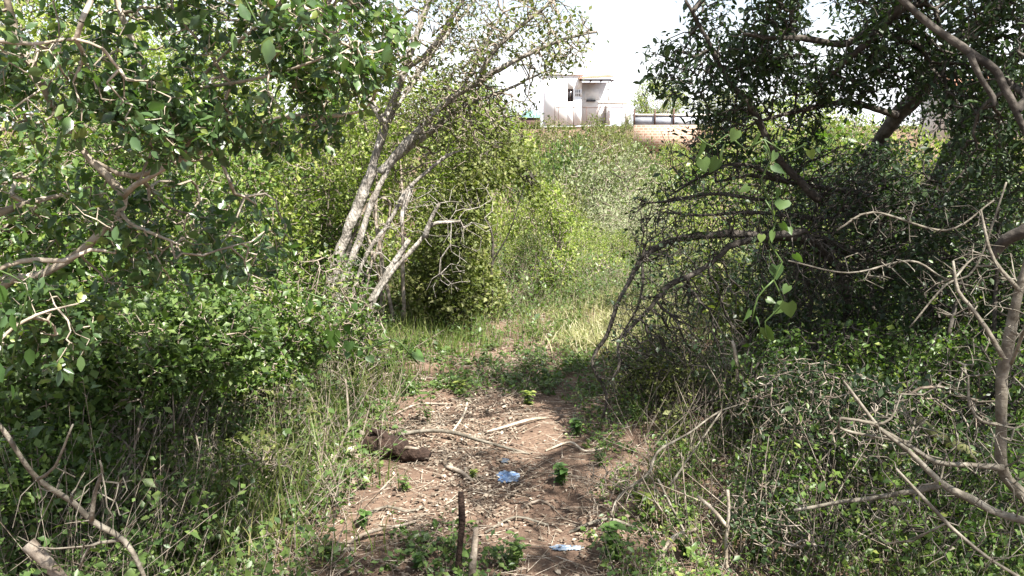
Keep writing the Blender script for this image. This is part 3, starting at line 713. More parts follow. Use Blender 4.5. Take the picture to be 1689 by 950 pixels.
# ================================================================== near left broad-leaved shrub
def near_left():
    b = ground(-1.75, 2.0)
    hub = P(60, 455, 2.0)
    j = lambda p: np.asarray(p)
    s = [(np.array([b, b*.6+P(-40, 560, 2.0)*.4+[.05, 0, .1], P(-10, 500, 2.0), P(60, 455, 2.0)]), np.array([.022, .018, .012, .010])),
         px_line([(60, 455), (110, 430), (150, 400), (190, 355), (203, 325), (175, 290), (148, 262), (95, 185), (60, 120), (40, 90), (15, 15), (0, -40)], [2.0, 2.1, 2.0], [13, 13, 14, 15, 14, 13, 12, 11, 12, 13, 12, 10]),
         px_line([(203, 325), (222, 306), (246, 294), (300, 262)], [2.05, 1.9], [11, 10, 8, 4]),
         px_line([(-60, 480), (10, 438), (60, 428), (105, 430), (150, 412), (190, 418)], [1.8, 1.9], [9, 9, 8, 7, 6, 3]),
         px_line([(-60, 370), (0, 350), (45, 335), (85, 325), (150, 308)], [1.9, 2.1], [13, 12, 10, 8, 4]),
         px_line([(-80, 250), (0, 215), (70, 200), (90, 185)], [1.9, 2.0], [6, 6, 5, 4]),
         px_line([(-60, 60), (0, 66), (55, 72), (125, 64), (170, 80)], [1.7, 1.7], [8, 7, 6, 5, 3]),
         px_line([(180, -60), (200, 20), (225, 80), (245, 130), (262, 172)], [2.2, 2.2], [11, 10, 9, 8, 5]),
         px_line([(150, 262), (220, 290), (330, 250), (370, 224), (430, 205), (475, 193), (560, 190), (600, 182)], [2.1, 2.3, 2.2], [7, 8, 9, 10, 9, 9, 7, 4]),
         px_line([(240, 130), (300, 150), (380, 80), (450, 20), (480, -40)], [2.2, 2.0], [6, 6, 6, 6, 5]),
         px_line([(300, 150), (420, 130), (520, 100), (580, 70)], [2.1, 1.9], [5, 5, 4, 3]),
         px_line([(200, 350), (215, 368), (260, 388), (300, 405)], [2.0, 1.9], [7, 6, 5, 3]),
         px_line([(-50, 640), (0, 560), (60, 520), (130, 500)], [1.7, 1.8], [6, 6, 5, 3])]
    att = cat_blobs((100, 120, 2.0, 190, 160, .45, 520), (330, 90, 2.1, 170, 130, .45, 430), (530, 60, 2.0, 130, 110, .35, 430), (280, 210, 1.9, 130, 60, .3, 330),
                    (480, 190, 2.1, 120, 70, .25, 230), (120, 400, 2.0, 170, 130, .4, 330), (330, 400, 2.3, 160, 110, .35, 330), (40, 560, 1.8, 110, 90, .25, 240),
                    (250, -170, 2.0, 420, 170, .6, 700), (-220, 250, 2.0, 200, 380, .6, 500), thr=.35, f=12)
    plant('broadleaf_shrub', 'broad leaved shrub with glossy leaves overhanging the left foreground', 'shrub', b, s, att, ('oval', .025, 'broad', 5.2), 'paletwig',
          maxlen=.050, r0=.0008, spread=.025, up=.5, tint0=.38, leafdesc=4, rough=.1)
near_left()
def low_left_branch():
    s = [px_line([(-50, 640), (0, 702), (30, 748), (62, 790), (120, 828), (150, 858), (205, 892), (240, 955), (250, 1000)], [1.75, 1.85, 1.85], [6, 7, 8, 9, 9, 10, 9, 7, 6]),
         px_line([(150, 858), (158, 810), (168, 780), (165, 760)], [1.84, 1.8], [9, 7, 5, 3]),
         px_line([(62, 790), (90, 770), (120, 700)], [1.78, 1.75], [6, 5, 3]),
         px_line([(205, 890), (150, 900), (130, 940)], [1.85, 1.85], [6, 5, 4])]
    att = cat_blobs((120, 840, 1.8, 120, 80, .12, 60), thr=-1)
    plant('bare_branch', 'bare brown branch sweeping down across the lower left corner', 'branch', s[0][0][7], s, att, None, 'paletwig', thick='branch', maxlen=.08, barkmain='stem_right')
    p, r = px_line([(46, 896), (75, 925), (108, 962)], [2.0, 2.0], [22, 22, 20]); g = Geo(); tube(g, p, r, 9, .12)
    o = link('cut_branch', g.mesh('cut_branch', M['twig'], p[0], True, False)); o.location = p[0]; tag(o, 'short thick pale broken branch in the bottom left corner', 'branch')
low_left_branch()

# ================================================================== right: big shading tree
def big_right_tree():
    b = ground(2.75, 5.4)
    tr = P(1480, 610, 5.4)
    b = ground(tr[0], 5.4, -.05)
    s = [(np.array([b, P(1482, 540, 5.4), P(1478, 470, 5.4), P(1462, 400, 5.3), P(1425, 320, 5.2)]), np.array([.075, .065, .06, .05, .045])),
         (np.array([b+[.10, .05, 0], P(1510, 520, 5.5), P(1515, 440, 5.5), P(1530, 330, 5.4), P(1600, 200, 5.2), P(1700, 60, 5.0)]), np.array([.05, .045, .045, .04, .04, .03])),
         px_line([(1420, 335), (1432, 265), (1470, 205), (1510, 160), (1560, 90), (1640, 20), (1720, -60)], [5.2, 4.4], [17, 20, 23, 26, 28, 26, 22]),
         px_line([(1560, -80), (1500, -10), (1470, 25), (1435, 65), (1400, 95), (1374, 120)], [3.8, 4.0], [24, 23, 20, 15, 11, 6]),
         px_line([(1470, 25), (1400, 70), (1330, 64), (1270, 62), (1226, 56)], [4.0, 3.8], [12, 13, 11, 8, 4]),
         px_line([(1440, -60), (1500, 10), (1560, 60), (1600, 88), (1640, 115), (1665, 160), (1700, 240)], [3.2, 3.0], [12, 12, 13, 14, 14, 12, 9]),
         px_line([(1600, 88), (1618, 130), (1640, 160), (1640, 175)], [3.05, 3.0], [10, 9, 8, 5]),
         px_line([(1130, 0), (1165, 62), (1200, 132), (1240, 180), (1268, 238), (1300, 280), (1350, 330)], [4.0, 4.3], [5, 7, 9, 10, 11, 12, 14]),
         px_line([(1320, 90), (1290, 95), (1240, 100)], [4.0, 4.1], [7, 6, 4]),
         px_line([(1430, 320), (1360, 310), (1300, 300), (1240, 290), (1180, 300)], [4.6, 4.4], [10, 9, 8, 6, 4]),
         px_line([(1480, 190), (1400, 170), (1330, 180), (1250, 200)], [4.5, 4.3], [12, 10, 8, 5]),
         px_line([(1490, 460), (1420, 420), (1340, 395), (1250, 388)], [5.0, 4.2], [22, 20, 17, 14]),
         px_line([(1760, 300), (1700, 375), (1660, 395), (1635, 425)], [2.6, 2.7], [24, 22, 20, 12])]
    att = cat_blobs((1250, 40, 4.1, 120, 80, .4, 620), (1420, 60, 4.2, 160, 120, .5, 900), (1600, 50, 3.8, 160, 130, .5, 1200), (1200, 150, 4.2, 100, 75, .35, 380),
                    (1330, 150, 4.5, 100, 70, .3, 300), (1600, 230, 5.4, 150, 110, .3, 700), (1680, 170, 3.4, 100, 180, .4, 800), (1125, 110, 4.1, 60, 60, .25, 130),
                    (1480, -160, 3.8, 420, 150, .9, 1500), (1250, 230, 4.5, 120, 60, .3, 300), (1450, 300, 4.9, 150, 70, .3, 500), thr=-.20, f=10)
    # unseen canopy added outside the frame to shade the right thicket and the path
    over = []
    c0 = np.array([[2.6, .6, 3.5], [3.8, 1.0, 3.4], [3.4, 2.4, 3.4], [4.8, 2.6, 3.3], [2.3, 1.9, 3.6], [1.5, .9, 3.7], [3.4, 4.4, 3.6], [4.6, 4.6, 3.4], [1.2, 2.3, 3.9], [4.6, .2, 3.3], [.9, 1.2, 3.6], [.1, .8, 3.8], [2.0, 3.2, 3.7], [1.6, 1.7, 3.4]])
    r_ = np.array([1.0, 1.0, .5])
    for c in c0:
        q = c + rnd_dir(1300)*(R.uniform(0, 1, (1300, 1))**(1/3.))*r_; over.append(q[clump(q, 5) > -.12])
    ov = np.concatenate(over); h = ov - sv*(ov[:, 2:3]/sv[2]); keep = np.ones(len(ov), bool)
    for (px, py, rr) in ((640, 810, .27), (685, 655, .34), (850, 700, .36), (540, 850, .24), (960, 560, .8), (980, 880, .15), (330, 640, .3), (250, 800, .25), (1100, 880, .16)):  # canopy gaps shaped to drop sun patches on these ground spots
        c = G(px, py); keep &= (np.hypot(h[:, 0]-c[0], h[:, 1]-c[1]) > rr*(1+.3*clump(h*1.0, 9)))
    att = np.concatenate([att, ov[keep]])
    s.append((np.array([P(1700, 60, 5.0), [3.4, 4.4, 3.2], [3.0, 3.0, 3.4], [2.6, 1.6, 3.4], [2.2, .6, 3.4]]), np.array([.03, .022, .018, .014, .01])))
    s.append((np.array([[3.0, 3.0, 3.4], [2.2, 2.6, 3.5], [1.5, 1.9, 3.5], [1.1, .8, 3.5]]), np.array([.016, .013, .010, .008])))
    plant('tree', 'large dark shading tree with thick limbs over the right side', 'tree', b, s, att, ('oval', .032, 'dark', 4.6), 'darktwig', thick='trunk', foliage='crown',
          maxlen=.10, r0=.0014, spread=.06, sides_main=10, rough=.12, leafdesc=5, width=.85)
big_right_tree()
def arching():
    s = [px_line([(1330, 392), (1250, 388), (1190, 386), (1130, 392), (1085, 408), (1058, 428), (1035, 470), (1018, 505), (1000, 555), (982, 578), (978, 605), (1000, 650), (995, 690)], [4.2, 4.0], [15, 14, 13, 12, 11, 10, 8, 7, 7, 6, 6, 5, 4]),
         px_line([(1330, 380), (1215, 402), (1185, 425), (1150, 450), (1105, 470), (1072, 508), (1042, 540), (1020, 565), (1022, 600), (1010, 625)], [4.1, 3.9], [12, 12, 10, 9, 8, 7, 6, 5, 5, 3]),
         px_line([(1058, 428), (1060, 470), (1050, 510), (1020, 560)], [4.0, 3.95], [6, 5, 4, 3]),
         px_line([(1260, 330), (1180, 320), (1110, 330), (1070, 335)], [4.3, 4.2], [7, 6, 5, 3]),
         px_line([(1300, 300), (1220, 270), (1160, 290), (1100, 325)], [4.4, 4.2], [7, 6, 5, 3]),
         px_line([(1340, 360), (1240, 350), (1160, 355), (1085, 350)], [4.4, 4.2], [8, 7, 5, 3]),
         (np.array([ground(P(1400, 600, 4.6)[0], 4.6, -.03), P(1400, 540, 4.6), P(1385, 450, 4.5), P(1330, 388, 4.2)]), np.array([.03, .028, .026, .022]))]
    att = cat_blobs((1180, 340, 4.2, 110, 80, .35, 620), (1085, 370, 4.1, 55, 70, .3, 380), (1130, 450, 4.0, 100, 80, .3, 480), (1050, 540, 3.95, 50, 70, .25, 300), (1150, 550, 4.1, 90, 70, .3, 500), (1420, 380, 4.4, 160, 130, .4, 800),
                    (1300, 430, 4.2, 140, 100, .35, 620), (1330, 290, 4.4, 120, 90, .3, 500), (1130, 250, 4.3, 60, 50, .25, 110), (1010, 610, 3.95, 40, 50, .15, 60), thr=-.8)
    plant('thorn_bush', 'dark thorny bush whose bare arching branches reach down to the path', 'shrub', ground(P(1400, 600, 4.6)[0], 4.6), s, att, ('diamond', .022, 'dark', .8), 'darktwig',
          maxlen=.11, r0=.0012, wob=.24, bias=.5, sides_main=7, rough=.2, spread=.03)
arching()

# ================================================================== right foreground bare bush
def bare_bush():
    s = [px_line([(1760, 900), (1700, 832), (1655, 775), (1652, 700), (1655, 620), (1668, 540), (1682, 480), (1700, 400), (1715, 300)], [2.3, 2.25, 2.2], [22, 22, 21, 19, 18, 17, 14, 11, 9]),
         px_line([(1655, 772), (1600, 766), (1545, 762), (1500, 735), (1450, 707), (1442, 698), (1386, 690)], [2.25, 2.3, 2.2], [12, 9, 8, 7, 7, 6, 4]),
         px_line([(1740, 870), (1650, 848), (1600, 822), (1550, 795), (1500, 745), (1450, 705), (1400, 640), (1392, 628)], [2.15, 2.3], [13, 12, 12, 11, 9, 7, 5, 3]),
         px_line([(1655, 590), (1625, 540), (1600, 505), (1580, 480), (1572, 430)], [2.2, 2.3], [9, 8, 7, 6, 4]),
         px_line([(1668, 600), (1690, 540), (1710, 480)], [2.2, 2.0], [6, 6, 5]),
         px_line([(1645, 700), (1620, 695), (1600, 670), (1597, 620)], [2.2, 2.25], [7, 6, 5, 3]),
         px_line([(1550, 800), (1480, 815), (1400, 826), (1310, 842)], [2.4, 2.5], [13, 11, 8, 5]),
         px_line([(1448, 700), (1470, 690), (1486, 650)], [2.25, 2.25], [5, 4, 2]),
         px_line([(1386, 690), (1384, 705), (1420, 716), (1500, 730)], [2.2, 2.3], [4, 5, 6, 6]),
         px_line([(1682, 480), (1640, 430), (1625, 380), (1618, 345)], [2.2, 2.3], [8, 6, 5, 3]),
         px_line([(1478, 773), (1540, 840), (1610, 905), (1700, 965)], [2.1, 2.0], [5, 6, 6, 6]),
         px_line([(1668, 545), (1700, 560), (1740, 540)], [2.2, 2.2], [6, 5, 4])]
    att = cat_blobs((1600, 700, 2.3, 130, 130, .3, 260), (1620, 500, 2.3, 90, 130, .25, 170), (1470, 720, 2.3, 90, 60, .2, 90), (1560, 860, 2.2, 160, 60, .25, 170), thr=-1)
    plant('bare_bush', 'leafless grey brown bush with upright stem in the right foreground', 'shrub', ground(1.5, 2.15), s, att, ('diamond', .014, 'small', .25), 'stem_right', maxlen=.08, r0=.0010, wob=.2, spread=.02)
    p, r = px_line([(1512, 694), (1550, 722), (1590, 742), (1616, 762)], [2.9, 2.8], [20, 22, 20, 16]); g = Geo(); tube(g, p, r, 9, .15)
    o = link('dead_limb', g.mesh('dead_limb', M['mossy'], p[0], True, False)); o.location = p[0]; tag(o, 'short grey dead limb lodged behind the leafless bush', 'branch')
bare_bush()
def twig_spray(label, pts_list, d, w, bark='paletwig', name='dead_branch', att=None):
    s = [px_line(p, d, w) for p in pts_list]
    base = s[0][0][0]
    return plant(name, label, 'branch', base, s, att if att is not None else np.zeros((0, 3)), None, bark, thick='branch', sides_main=6)
twig_spray('thin grey twig crossing level below the dark canopy on the right', [[(1300, 430), (1400, 450), (1500, 430), (1560, 460), (1640, 480)]], 2.9, [3, 4, 3], 'stem_right', att=blob(1500, 445, 2.9, 130, 40, .15, 50, thr=-1))
twig_spray('thin arched twig just under the thick dark limb on the right', [[(1380, 380), (1440, 350), (1560, 380), (1640, 330)]], 2.9, [3, 4, 3], 'stem_right', att=blob(1520, 365, 2.9, 120, 40, .15, 50, thr=-1))
twig_spray('thin twig slanting up toward the right edge beside the bare bush', [[(1500, 540), (1560, 470), (1610, 440), (1660, 300)]], 2.8, [3, 4, 3], 'stem_right', att=blob(1590, 440, 2.8, 70, 80, .15, 40, thr=-1))
twig_spray('pale forked stick standing among weeds right of the path', [[(1200, 950), (1198, 900), (1202, 850), (1200, 808)], [(1200, 870), (1180, 845), (1150, 818)]], 2.75, [8, 7, 5])
twig_spray('long grey bent stick leaning toward the right thicket', [[(1008, 850), (1022, 818), (1070, 780), (1085, 745), (1140, 712), (1185, 680), (1240, 660)]], [3.1, 3.6], [4, 5, 3], 'stem_right')
twig_spray('straight pale stick rising from the dry brush right of the path', [[(1105, 800), (1140, 750), (1190, 678)]], [3.2, 3.5], [4, 4, 3], 'stem_right')
twig_spray('curved tan stick at the bottom right of the path', [[(1090, 945), (1092, 915), (1112, 885), (1150, 872)]], [2.75, 2.85], [9, 10, 6], 'paletwig')
twig_spray('white stripped twig upright in the right thicket', [[(1208, 562), (1214, 590), (1218, 635)]], [3.8, 3.8], [5, 7, 6])
twig_spray('thin grey twig lying low at right of the brush', [[(1085, 790), (1110, 840), (1130, 880), (1140, 905)]], [3.1, 2.9], [5, 5, 3], 'stem_right')

# ================================================================== vines with heart leaves
def vine(label, lines, d, nper, size, mat_='heart', shape='heart', name='vine', w=3):
    s = [px_line(p, d, w) for p in lines]; base = s[0][0][0]
    t = thing(name, base, label, 'vine'); g = Geo(); gl = Geo()
    for p, r in s:
        q, rr = tube(g, p, r, 5, .05)
        n = max(3, int(nper*len(q)/10)); k = R.integers(0, len(q), n)
        pos = q[k] + rnd_dir(n)*.045
        d_ = norm(np.stack([R.normal(0, .6, n), R.normal(-.2, .3, n), np.full(n, -.9)], -1)); 
        T, f3, f4 = LT[shape]
        leaves(gl, pos, d_, size*R.uniform(.4, 1.05, n), .3+.25*R.normal(size=n), shape, .25)
    link('stem', g.mesh('stem', M['herb'], base, True), t); link('foliage', gl.mesh('foliage', M[mat_], base, True), t)
    return t
vine('hanging vine with pale green heart shaped leaves in front of the right thicket', [[(1262, 330), (1280, 365), (1268, 400), (1290, 432), (1276, 462), (1292, 500), (1262, 530), (1268, 565)], [(1276, 462), (1250, 490), (1240, 530)]], 2.5, 9, .050, 'herb')
vine('trailing vine with large heart leaves below the right canopy', [[(1150, 225), (1175, 242), (1200, 222), (1230, 247), (1260, 230), (1295, 252), (1330, 236)], [(1260, 230), (1272, 262), (1256, 295), (1268, 330)]], 2.6, 7, .05, 'herb')
vine('light leaved vine sprig hanging at the far left edge', [[(-20, 440), (20, 455), (45, 480), (30, 540), (20, 600)]], 1.6, 14, .04, 'heart', 'oval')
vine('broad glossy sprig hanging at the top of the left foreground', [[(390, -30), (410, 10), (425, 40)]], 1.5, 14, .045, 'broad', 'oval')
vine('creeper with rounded leaves on the foot of the leaning trunks', [[(500, 480), (540, 495), (580, 510), (552, 550), (600, 575), (650, 560), (690, 600)]], 4.0, 9, .06)

# ================================================================== ground cover (stuff)
def litter():
    g = Geo()
    def add(n, wf, size, x0, x1, y0, y1):
        xy = scatter(n, x0, x1, y0, y1, wf); z = hills(xy[:, 0], xy[:, 1]) + .003 + R.uniform(0, .012, n)
        a = R.uniform(0, 2*pi, n); d = np.stack([np.cos(a), np.sin(a), R.normal(0, .18, n)], -1)
        leaves(g, np.column_stack([xy, z]), d, size*R.uniform(.5, 1.4, n), .42+.26*R.normal(size=n), 'litter', .8)
    add(34000, lambda x, y: np.clip(.30 + .75*clump(np.stack([x, y, 0*x], -1), 3.5), .10, 1), .012, -2.6, 2.8, 1.8, 7.5)
    add(16000, lambda x, y: path_weight(x, y)*np.clip(.35 + .8*clump(np.stack([x, y, 0*x+2], -1), 4.5), .08, 1), .016, -1.6, 1.7, 2.0, 8.0)
    o = link('leaf_litter', g.mesh('leaf_litter', M['dry'])); tag(o, 'dry brown fallen leaves carpeting the path', kind='stuff')
    g = Geo(); n = 8000; xy = scatter(n, -2.4, 2.6, 2.0, 8); z = hills(xy[:, 0], xy[:, 1]) + R.uniform(.004, .02, n)
    a = R.uniform(0, 2*pi, n); Ls = R.uniform(.03, .16, n); A = np.column_stack([xy, z]); B = A + np.stack([np.cos(a)*Ls, np.sin(a)*Ls, R.normal(0, .01, n)], -1)
    prisms(g, A, B, R.uniform(.0008, .0022, n), R.uniform(.0005, .0015, n), 3)
    o = link('fallen_twigs', g.mesh('fallen_twigs', M['paletwig'], tint=False)); tag(o, 'small dry twigs strewn over the ground', kind='stuff')
litter()
def grass_mesh(g, xy, h, w, lean=.35, segs=4, tint=.45, tv=.22, z0=None):
    n = len(xy); z = hills(xy[:, 0], xy[:, 1]) if z0 is None else z0
    a = R.uniform(0, 2*pi, n); ld = np.stack([np.cos(a), np.sin(a)], -1); b = R.uniform(0, 2*pi, n); wd = np.stack([np.cos(b), np.sin(b)], -1)
    ln = np.abs(R.normal(0, lean, n)) + .05; hh = h*R.uniform(.5, 1.3, n); V = []
    for i in range(segs+1):
        t = i/segs; c = np.column_stack([xy + ld*(ln*hh*t*t)[:, None], z + hh*t*(1-.35*t*np.minimum(ln, 1.2))])
        ww = w*(1-t**1.6)*.5 + .0002
        V += [c - np.column_stack([wd*ww, np.zeros(n)]), c + np.column_stack([wd*ww, np.zeros(n)])]
    k = 2*(segs+1); V = np.stack(V, 1).reshape(-1, 3); F = np.array([[2*i, 2*i+1, 2*i+3, 2*i+2] for i in range(segs)])
    F = (F[None] + np.arange(n)[:, None, None]*k).reshape(-1, 4)
    g.add(V, None, F, np.repeat(np.clip(tint + tv*R.normal(size=n), 0, 1), k))
def tufted(n, x0, x1, y0, y1, wf, tuft=14, rad=.05):
    c = scatter(max(1, n//tuft), x0, x1, y0, y1, wf); c = np.repeat(c, tuft, 0); return c + R.normal(0, rad, c.shape)
g = Geo()
grass_mesh(g, tufted(9000, -2.6, -.2, 2.1, 6.0, lambda x, y: 1-path_weight(x, y)), .17, .005)
grass_mesh(g, tufted(1600, -1.9, -.8, 2.6, 4.8, None, 9, .06), .34, .006, .6)
grass_mesh(g, tufted(2500, .6, 2.9, 2.2, 5.5, lambda x, y: 1-path_weight(x, y)), .15, .004)
grass_mesh(g, tufted(5000, -1.3, 2.2, 6.0, 9.5, None), .18, .006)
tag(link('grass', g.mesh('grass', M['grass'])), 'thin green grass along both sides of the path', kind='stuff')
g = Geo()
grass_mesh(g, tufted(5000, .35, 1.5, 5.9, 7.6, lambda x, y: np.clip(clump(np.stack([x, y, 0*x], -1), 5)+.5, 0, 1), 16, .12), .16, .007, .8, 4, .62, .32)
grass_mesh(g, tufted(300, -1.9, -.9, 3.0, 5.0, None, 6, .08), .36, .003, .5, 4, .6)
tag(link('straw_grass', g.mesh('straw_grass', M['straw'])), 'tall sunlit straw coloured grass at the end of the path', kind='stuff')

def cover(label, name, pieces, leafm, size, per, bark='twig', shape='diamond'):
    """low creeping undergrowth: short rising stems with small leaves, one mass"""
    g = Geo(); gl = Geo()
    for (n, x0, x1, y0, y1, h, wf) in pieces:
        xy = tufted(n, x0, x1, y0, y1, wf, 7, .05); m = len(xy)
        A = np.column_stack([xy, hills(xy[:, 0], xy[:, 1])]); hh = h*R.uniform(.3, 1.2, m)*(1 + .35*clump(A, 3))
        hh = np.maximum(hh, .02)
        d = norm(np.stack([R.normal(0, .5, m), R.normal(0, .5, m), np.ones(m)], -1)); B = A + d*hh[:, None]*.55
        d2 = norm(d + rnd_dir(m)*.55); Cc = B + d2*hh[:, None]*.5
        prisms(g, A, B, np.full(m, .0013), np.full(m, .001), 3); prisms(g, B, Cc, np.full(m, .001), np.full(m, .0007), 3)
        for (p, q) in ((A, B), (B, Cc)):
            k = np.repeat(np.arange(m), R.poisson(per*.5, m)); f = R.uniform(.15, 1, len(k))[:, None]
            pos = p[k]*(1-f) + q[k]*f + R.normal(size=(len(k), 3))*.012
            leaves(gl, pos, rnd_dir(len(k))*[1, 1, .6], size*R.uniform(.5, 1.35, len(k)), .45+.22*R.normal(size=len(k)), shape, .6)
    t = bpy.data.objects.new(name, None); COL.objects.link(t); tag(t, label, kind='stuff')
    a = link('stems', g.mesh('stems', M[bark], tint=False), t); b = link('foliage', gl.mesh('foliage', M[leafm]), t)
    return t
side = lambda x, y: 1 - path_weight(x, y)
cover('small leaved green undergrowth spreading left of the path', 'undergrowth',
      [(4600, -2.9, -.6, 2.1, 5.6, .24, side), (4200, -2.4, -1.0, 2.1, 4.2, .50, side)], 'herb', .026, 12, 'twig')
cover('dim green undergrowth spreading right of the path', 'undergrowth',
      [(4200, .35, 3.2, 2.1, 5.6, .16, side), (2600, 1.0, 3.2, 2.1, 4.6, .28, side)], 'small', .021, 10, 'twig')
cover('bright low weeds covering the far end of the path', 'groundcover',
      [(3500, -1.0, 2.6, 7.2, 10.5, .38, None), (5200, -1.6, 2.2, 4.7, 9.5, .15, lambda x, y: np.clip((y-4.5)/.9, .03, 1)), (450, -1.1, .8, 2.6, 5.4, .07, lambda x, y: np.clip(clump(np.stack([x, y, 0*x], -1), 4)-.35, 0, 1))], 'herb', .026, 9)
cover('green scrub covering the slopes of the valley', 'scrub',
      [(3500, 1.6, 9, 5.8, 10.5, .5, None), (2500, -9, -1.5, 6.5, 10.5, .5, None), (5000, -16, 18, 9.5, 26, .25, None), (5000, -30, 34, 24, 46, .35, None), (6000, -26, 34, 44, 55.5, .4, None), (2500, -26, 34, 56.5, 59, .5, lambda x, y: (P(1045, 200, 56)[0] > x)*1.0 + (x > P(1150, 200, 56)[0])*1.0)], 'olive', .085, 14)

# dry stalks: an uncountable brush right of the path
g = Geo(); n = 650
xy = scatter(n, .55, 2.4, 2.6, 5.2, lambda x, y: np.exp(-((x-1.15-.08*(y-3))/.55)**2)); A = np.column_stack([xy, hills(xy[:, 0], xy[:, 1])])
d = norm(np.stack([R.normal(0, .55, n), R.normal(0, .45, n), np.ones(n)], -1)); Ls = R.uniform(.12, .55, n)[:, None]; B = A + d*Ls*.5 + R.normal(size=(n, 3))*.012; Cc = B + norm(d+rnd_dir(n)*.3)*Ls*.5
w_ = R.uniform(.0012, .0030, n); prisms(g, A, B, w_, w_*.8, 4); prisms(g, B, Cc, w_*.8, w_*.4, 4)
n = 700; xy = scatter(n, -2.1, -.6, 2.6, 5.2); A = np.column_stack([xy, hills(xy[:, 0], xy[:, 1])])
d = norm(np.stack([R.normal(0, .8, n), R.normal(0, .5, n), np.ones(n)], -1)); Ls = R.uniform(.12, .5, n)[:, None]; B = A + d*Ls*.5; Cc = B + norm(d+rnd_dir(n)*.3)*Ls*.5
w_ = R.uniform(.0010, .0026, n); prisms(g, A, B, w_, w_*.8, 4); prisms(g, B, Cc, w_*.8, w_*.4, 4)
tag(link('dry_stalks', g.mesh('dry_stalks', M['twig'], tint=False)), 'dry brown stalks bristling beside the path', kind='stuff')

# ================================================================== things lying on the path
def lying(name, label, px, w, bark, lift=.0, sides=8, group=None, rough=.12, cat='stick'):
    pts = np.array([G(x, y) for x, y in px]); n = len(pts)
    wp = np.full(n, w) if np.isscalar(w) else np.interp(np.linspace(0, 1, n), np.linspace(0, 1, len(w)), w)
    r = wp*np.linalg.norm(pts - [0, 0, CAM_H], axis=1)/FPX/2
    pts[:, 2] += r*.8 + lift*np.sin(np.linspace(0, pi, n))
    g = Geo(); tube(g, pts, r, sides, rough)
    o = link(name, g.mesh(name, M[bark], pts[0], True, False)); o.location = pts[0]; return tag(o, label, cat, group)
lying('stick', 'long curved grey stick lying across the path right of the dark log', [(645, 722), (700, 722), (745, 728), (800, 740), (872, 750)], [6, 7, 6, 4], 'stem_right', .04)
lying('stick', 'arched grey stick entering the dark log from the left', [(495, 728), (530, 722), (570, 720), (615, 728)], [7, 9, 9], 'stem_right', .05)
lying('stick', 'pale straight stick reaching toward the dark log from lower left', [(500, 802), (530, 778), (570, 758), (604, 738)], [9, 11, 9], 'paletwig', .03)
lying('stick', 'broken pale stick left of the litter patch', [(418, 778), (455, 776), (490, 782)], [10, 12, 8], 'paletwig', .01)
lying('stick', 'thin pale stick at the sunlit far part of the path', [(795, 716), (830, 712), (870, 700), (905, 690)], [4, 5, 3], 'paletwig', .02)
lying('stick', 'short brown stick beside the blue plastic', [(735, 772), (760, 785), (780, 795)], [7, 8, 5], 'twig', .01)
lying('stick', 'long thin stick along the left weeds', [(300, 818), (400, 800), (500, 795), (560, 800)], [4, 5, 4], 'paletwig', .05)
lying('stick', 'pale stick in the litter at the bottom left', [(220, 880), (250, 886), (290, 884)], [8, 9, 6], 'paletwig', .01)
lying('stick', 'forked looking dry stick at the bottom edge of the path', [(560, 905), (610, 890), (660, 880), (690, 860)], [5, 6, 4], 'twig', .03)
for lb, px, w in (
  ('thin crooked twig among the litter left of the dark upright stub', [(600, 850), (640, 842), (668, 850), (700, 838)], 4),
  ('brown twig lying at the foot of the dead crooked stems', [(590, 632), (640, 622), (700, 628)], 5),
  ('thin stick pointing away along the middle of the path', [(742, 720), (765, 690), (772, 660)], 4),
  ('pale twig crossing the litter right of the pale cut stub', [(800, 880), (850, 860), (905, 868)], 4),
  ('bent twig at the right edge of the path beyond the blue wrapper', [(900, 745), (940, 735), (965, 750), (1000, 740)], 4),
  ('grey stick half hidden in weeds at the bottom right of the path', [(940, 880), (1000, 865), (1060, 878)], 6),
  ('long thin twig slanting over the far sunlit soil', [(640, 690), (690, 672), (745, 668)], 3),
  ('dark twig in the shade at the bottom left of the path', [(500, 900), (540, 915), (585, 908)], 6),
  ('forking brown stick at the left edge of the far soil', [(545, 668), (580, 655), (625, 662)], 5),
  ('short brown twig between the blue wrapper and the bottom strip', [(860, 840), (890, 832), (915, 840)], 4)):
    lying('stick', lb, px, w, R.choice(['twig', 'stem_right', 'paletwig']), .015, 6, 'dry sticks lying about the path')
# leafless tangles of fallen branches beside the path
for lb, bl, bx, d_ in (('tangle of thin fallen branches left of the path behind the reed', (560, 620, 4.6, 100, 45, .3, 260), 560, 4.6),
                   ('low tangle of dead twigs where the left weeds meet the litter', (500, 790, 3.3, 90, 45, .25, 170), 500, 3.3),
                   ('low tangle of dead twigs at the right edge of the litter', (1010, 800, 3.2, 90, 50, .25, 220), 1030, 3.2)):
    a_ = blob(*bl, thr=-1, floor=.01)
    plant('fallen_branch', lb, 'branch', ground(P(bx, 500, d_)[0], d_), stems(P(bx, 500, d_)[0], d_, a_[:5], .004, .2), a_, ('diamond', .014, 'dry', .3), 'twig', maxlen=.07, r0=.0010, wob=.3, sides_main=5)
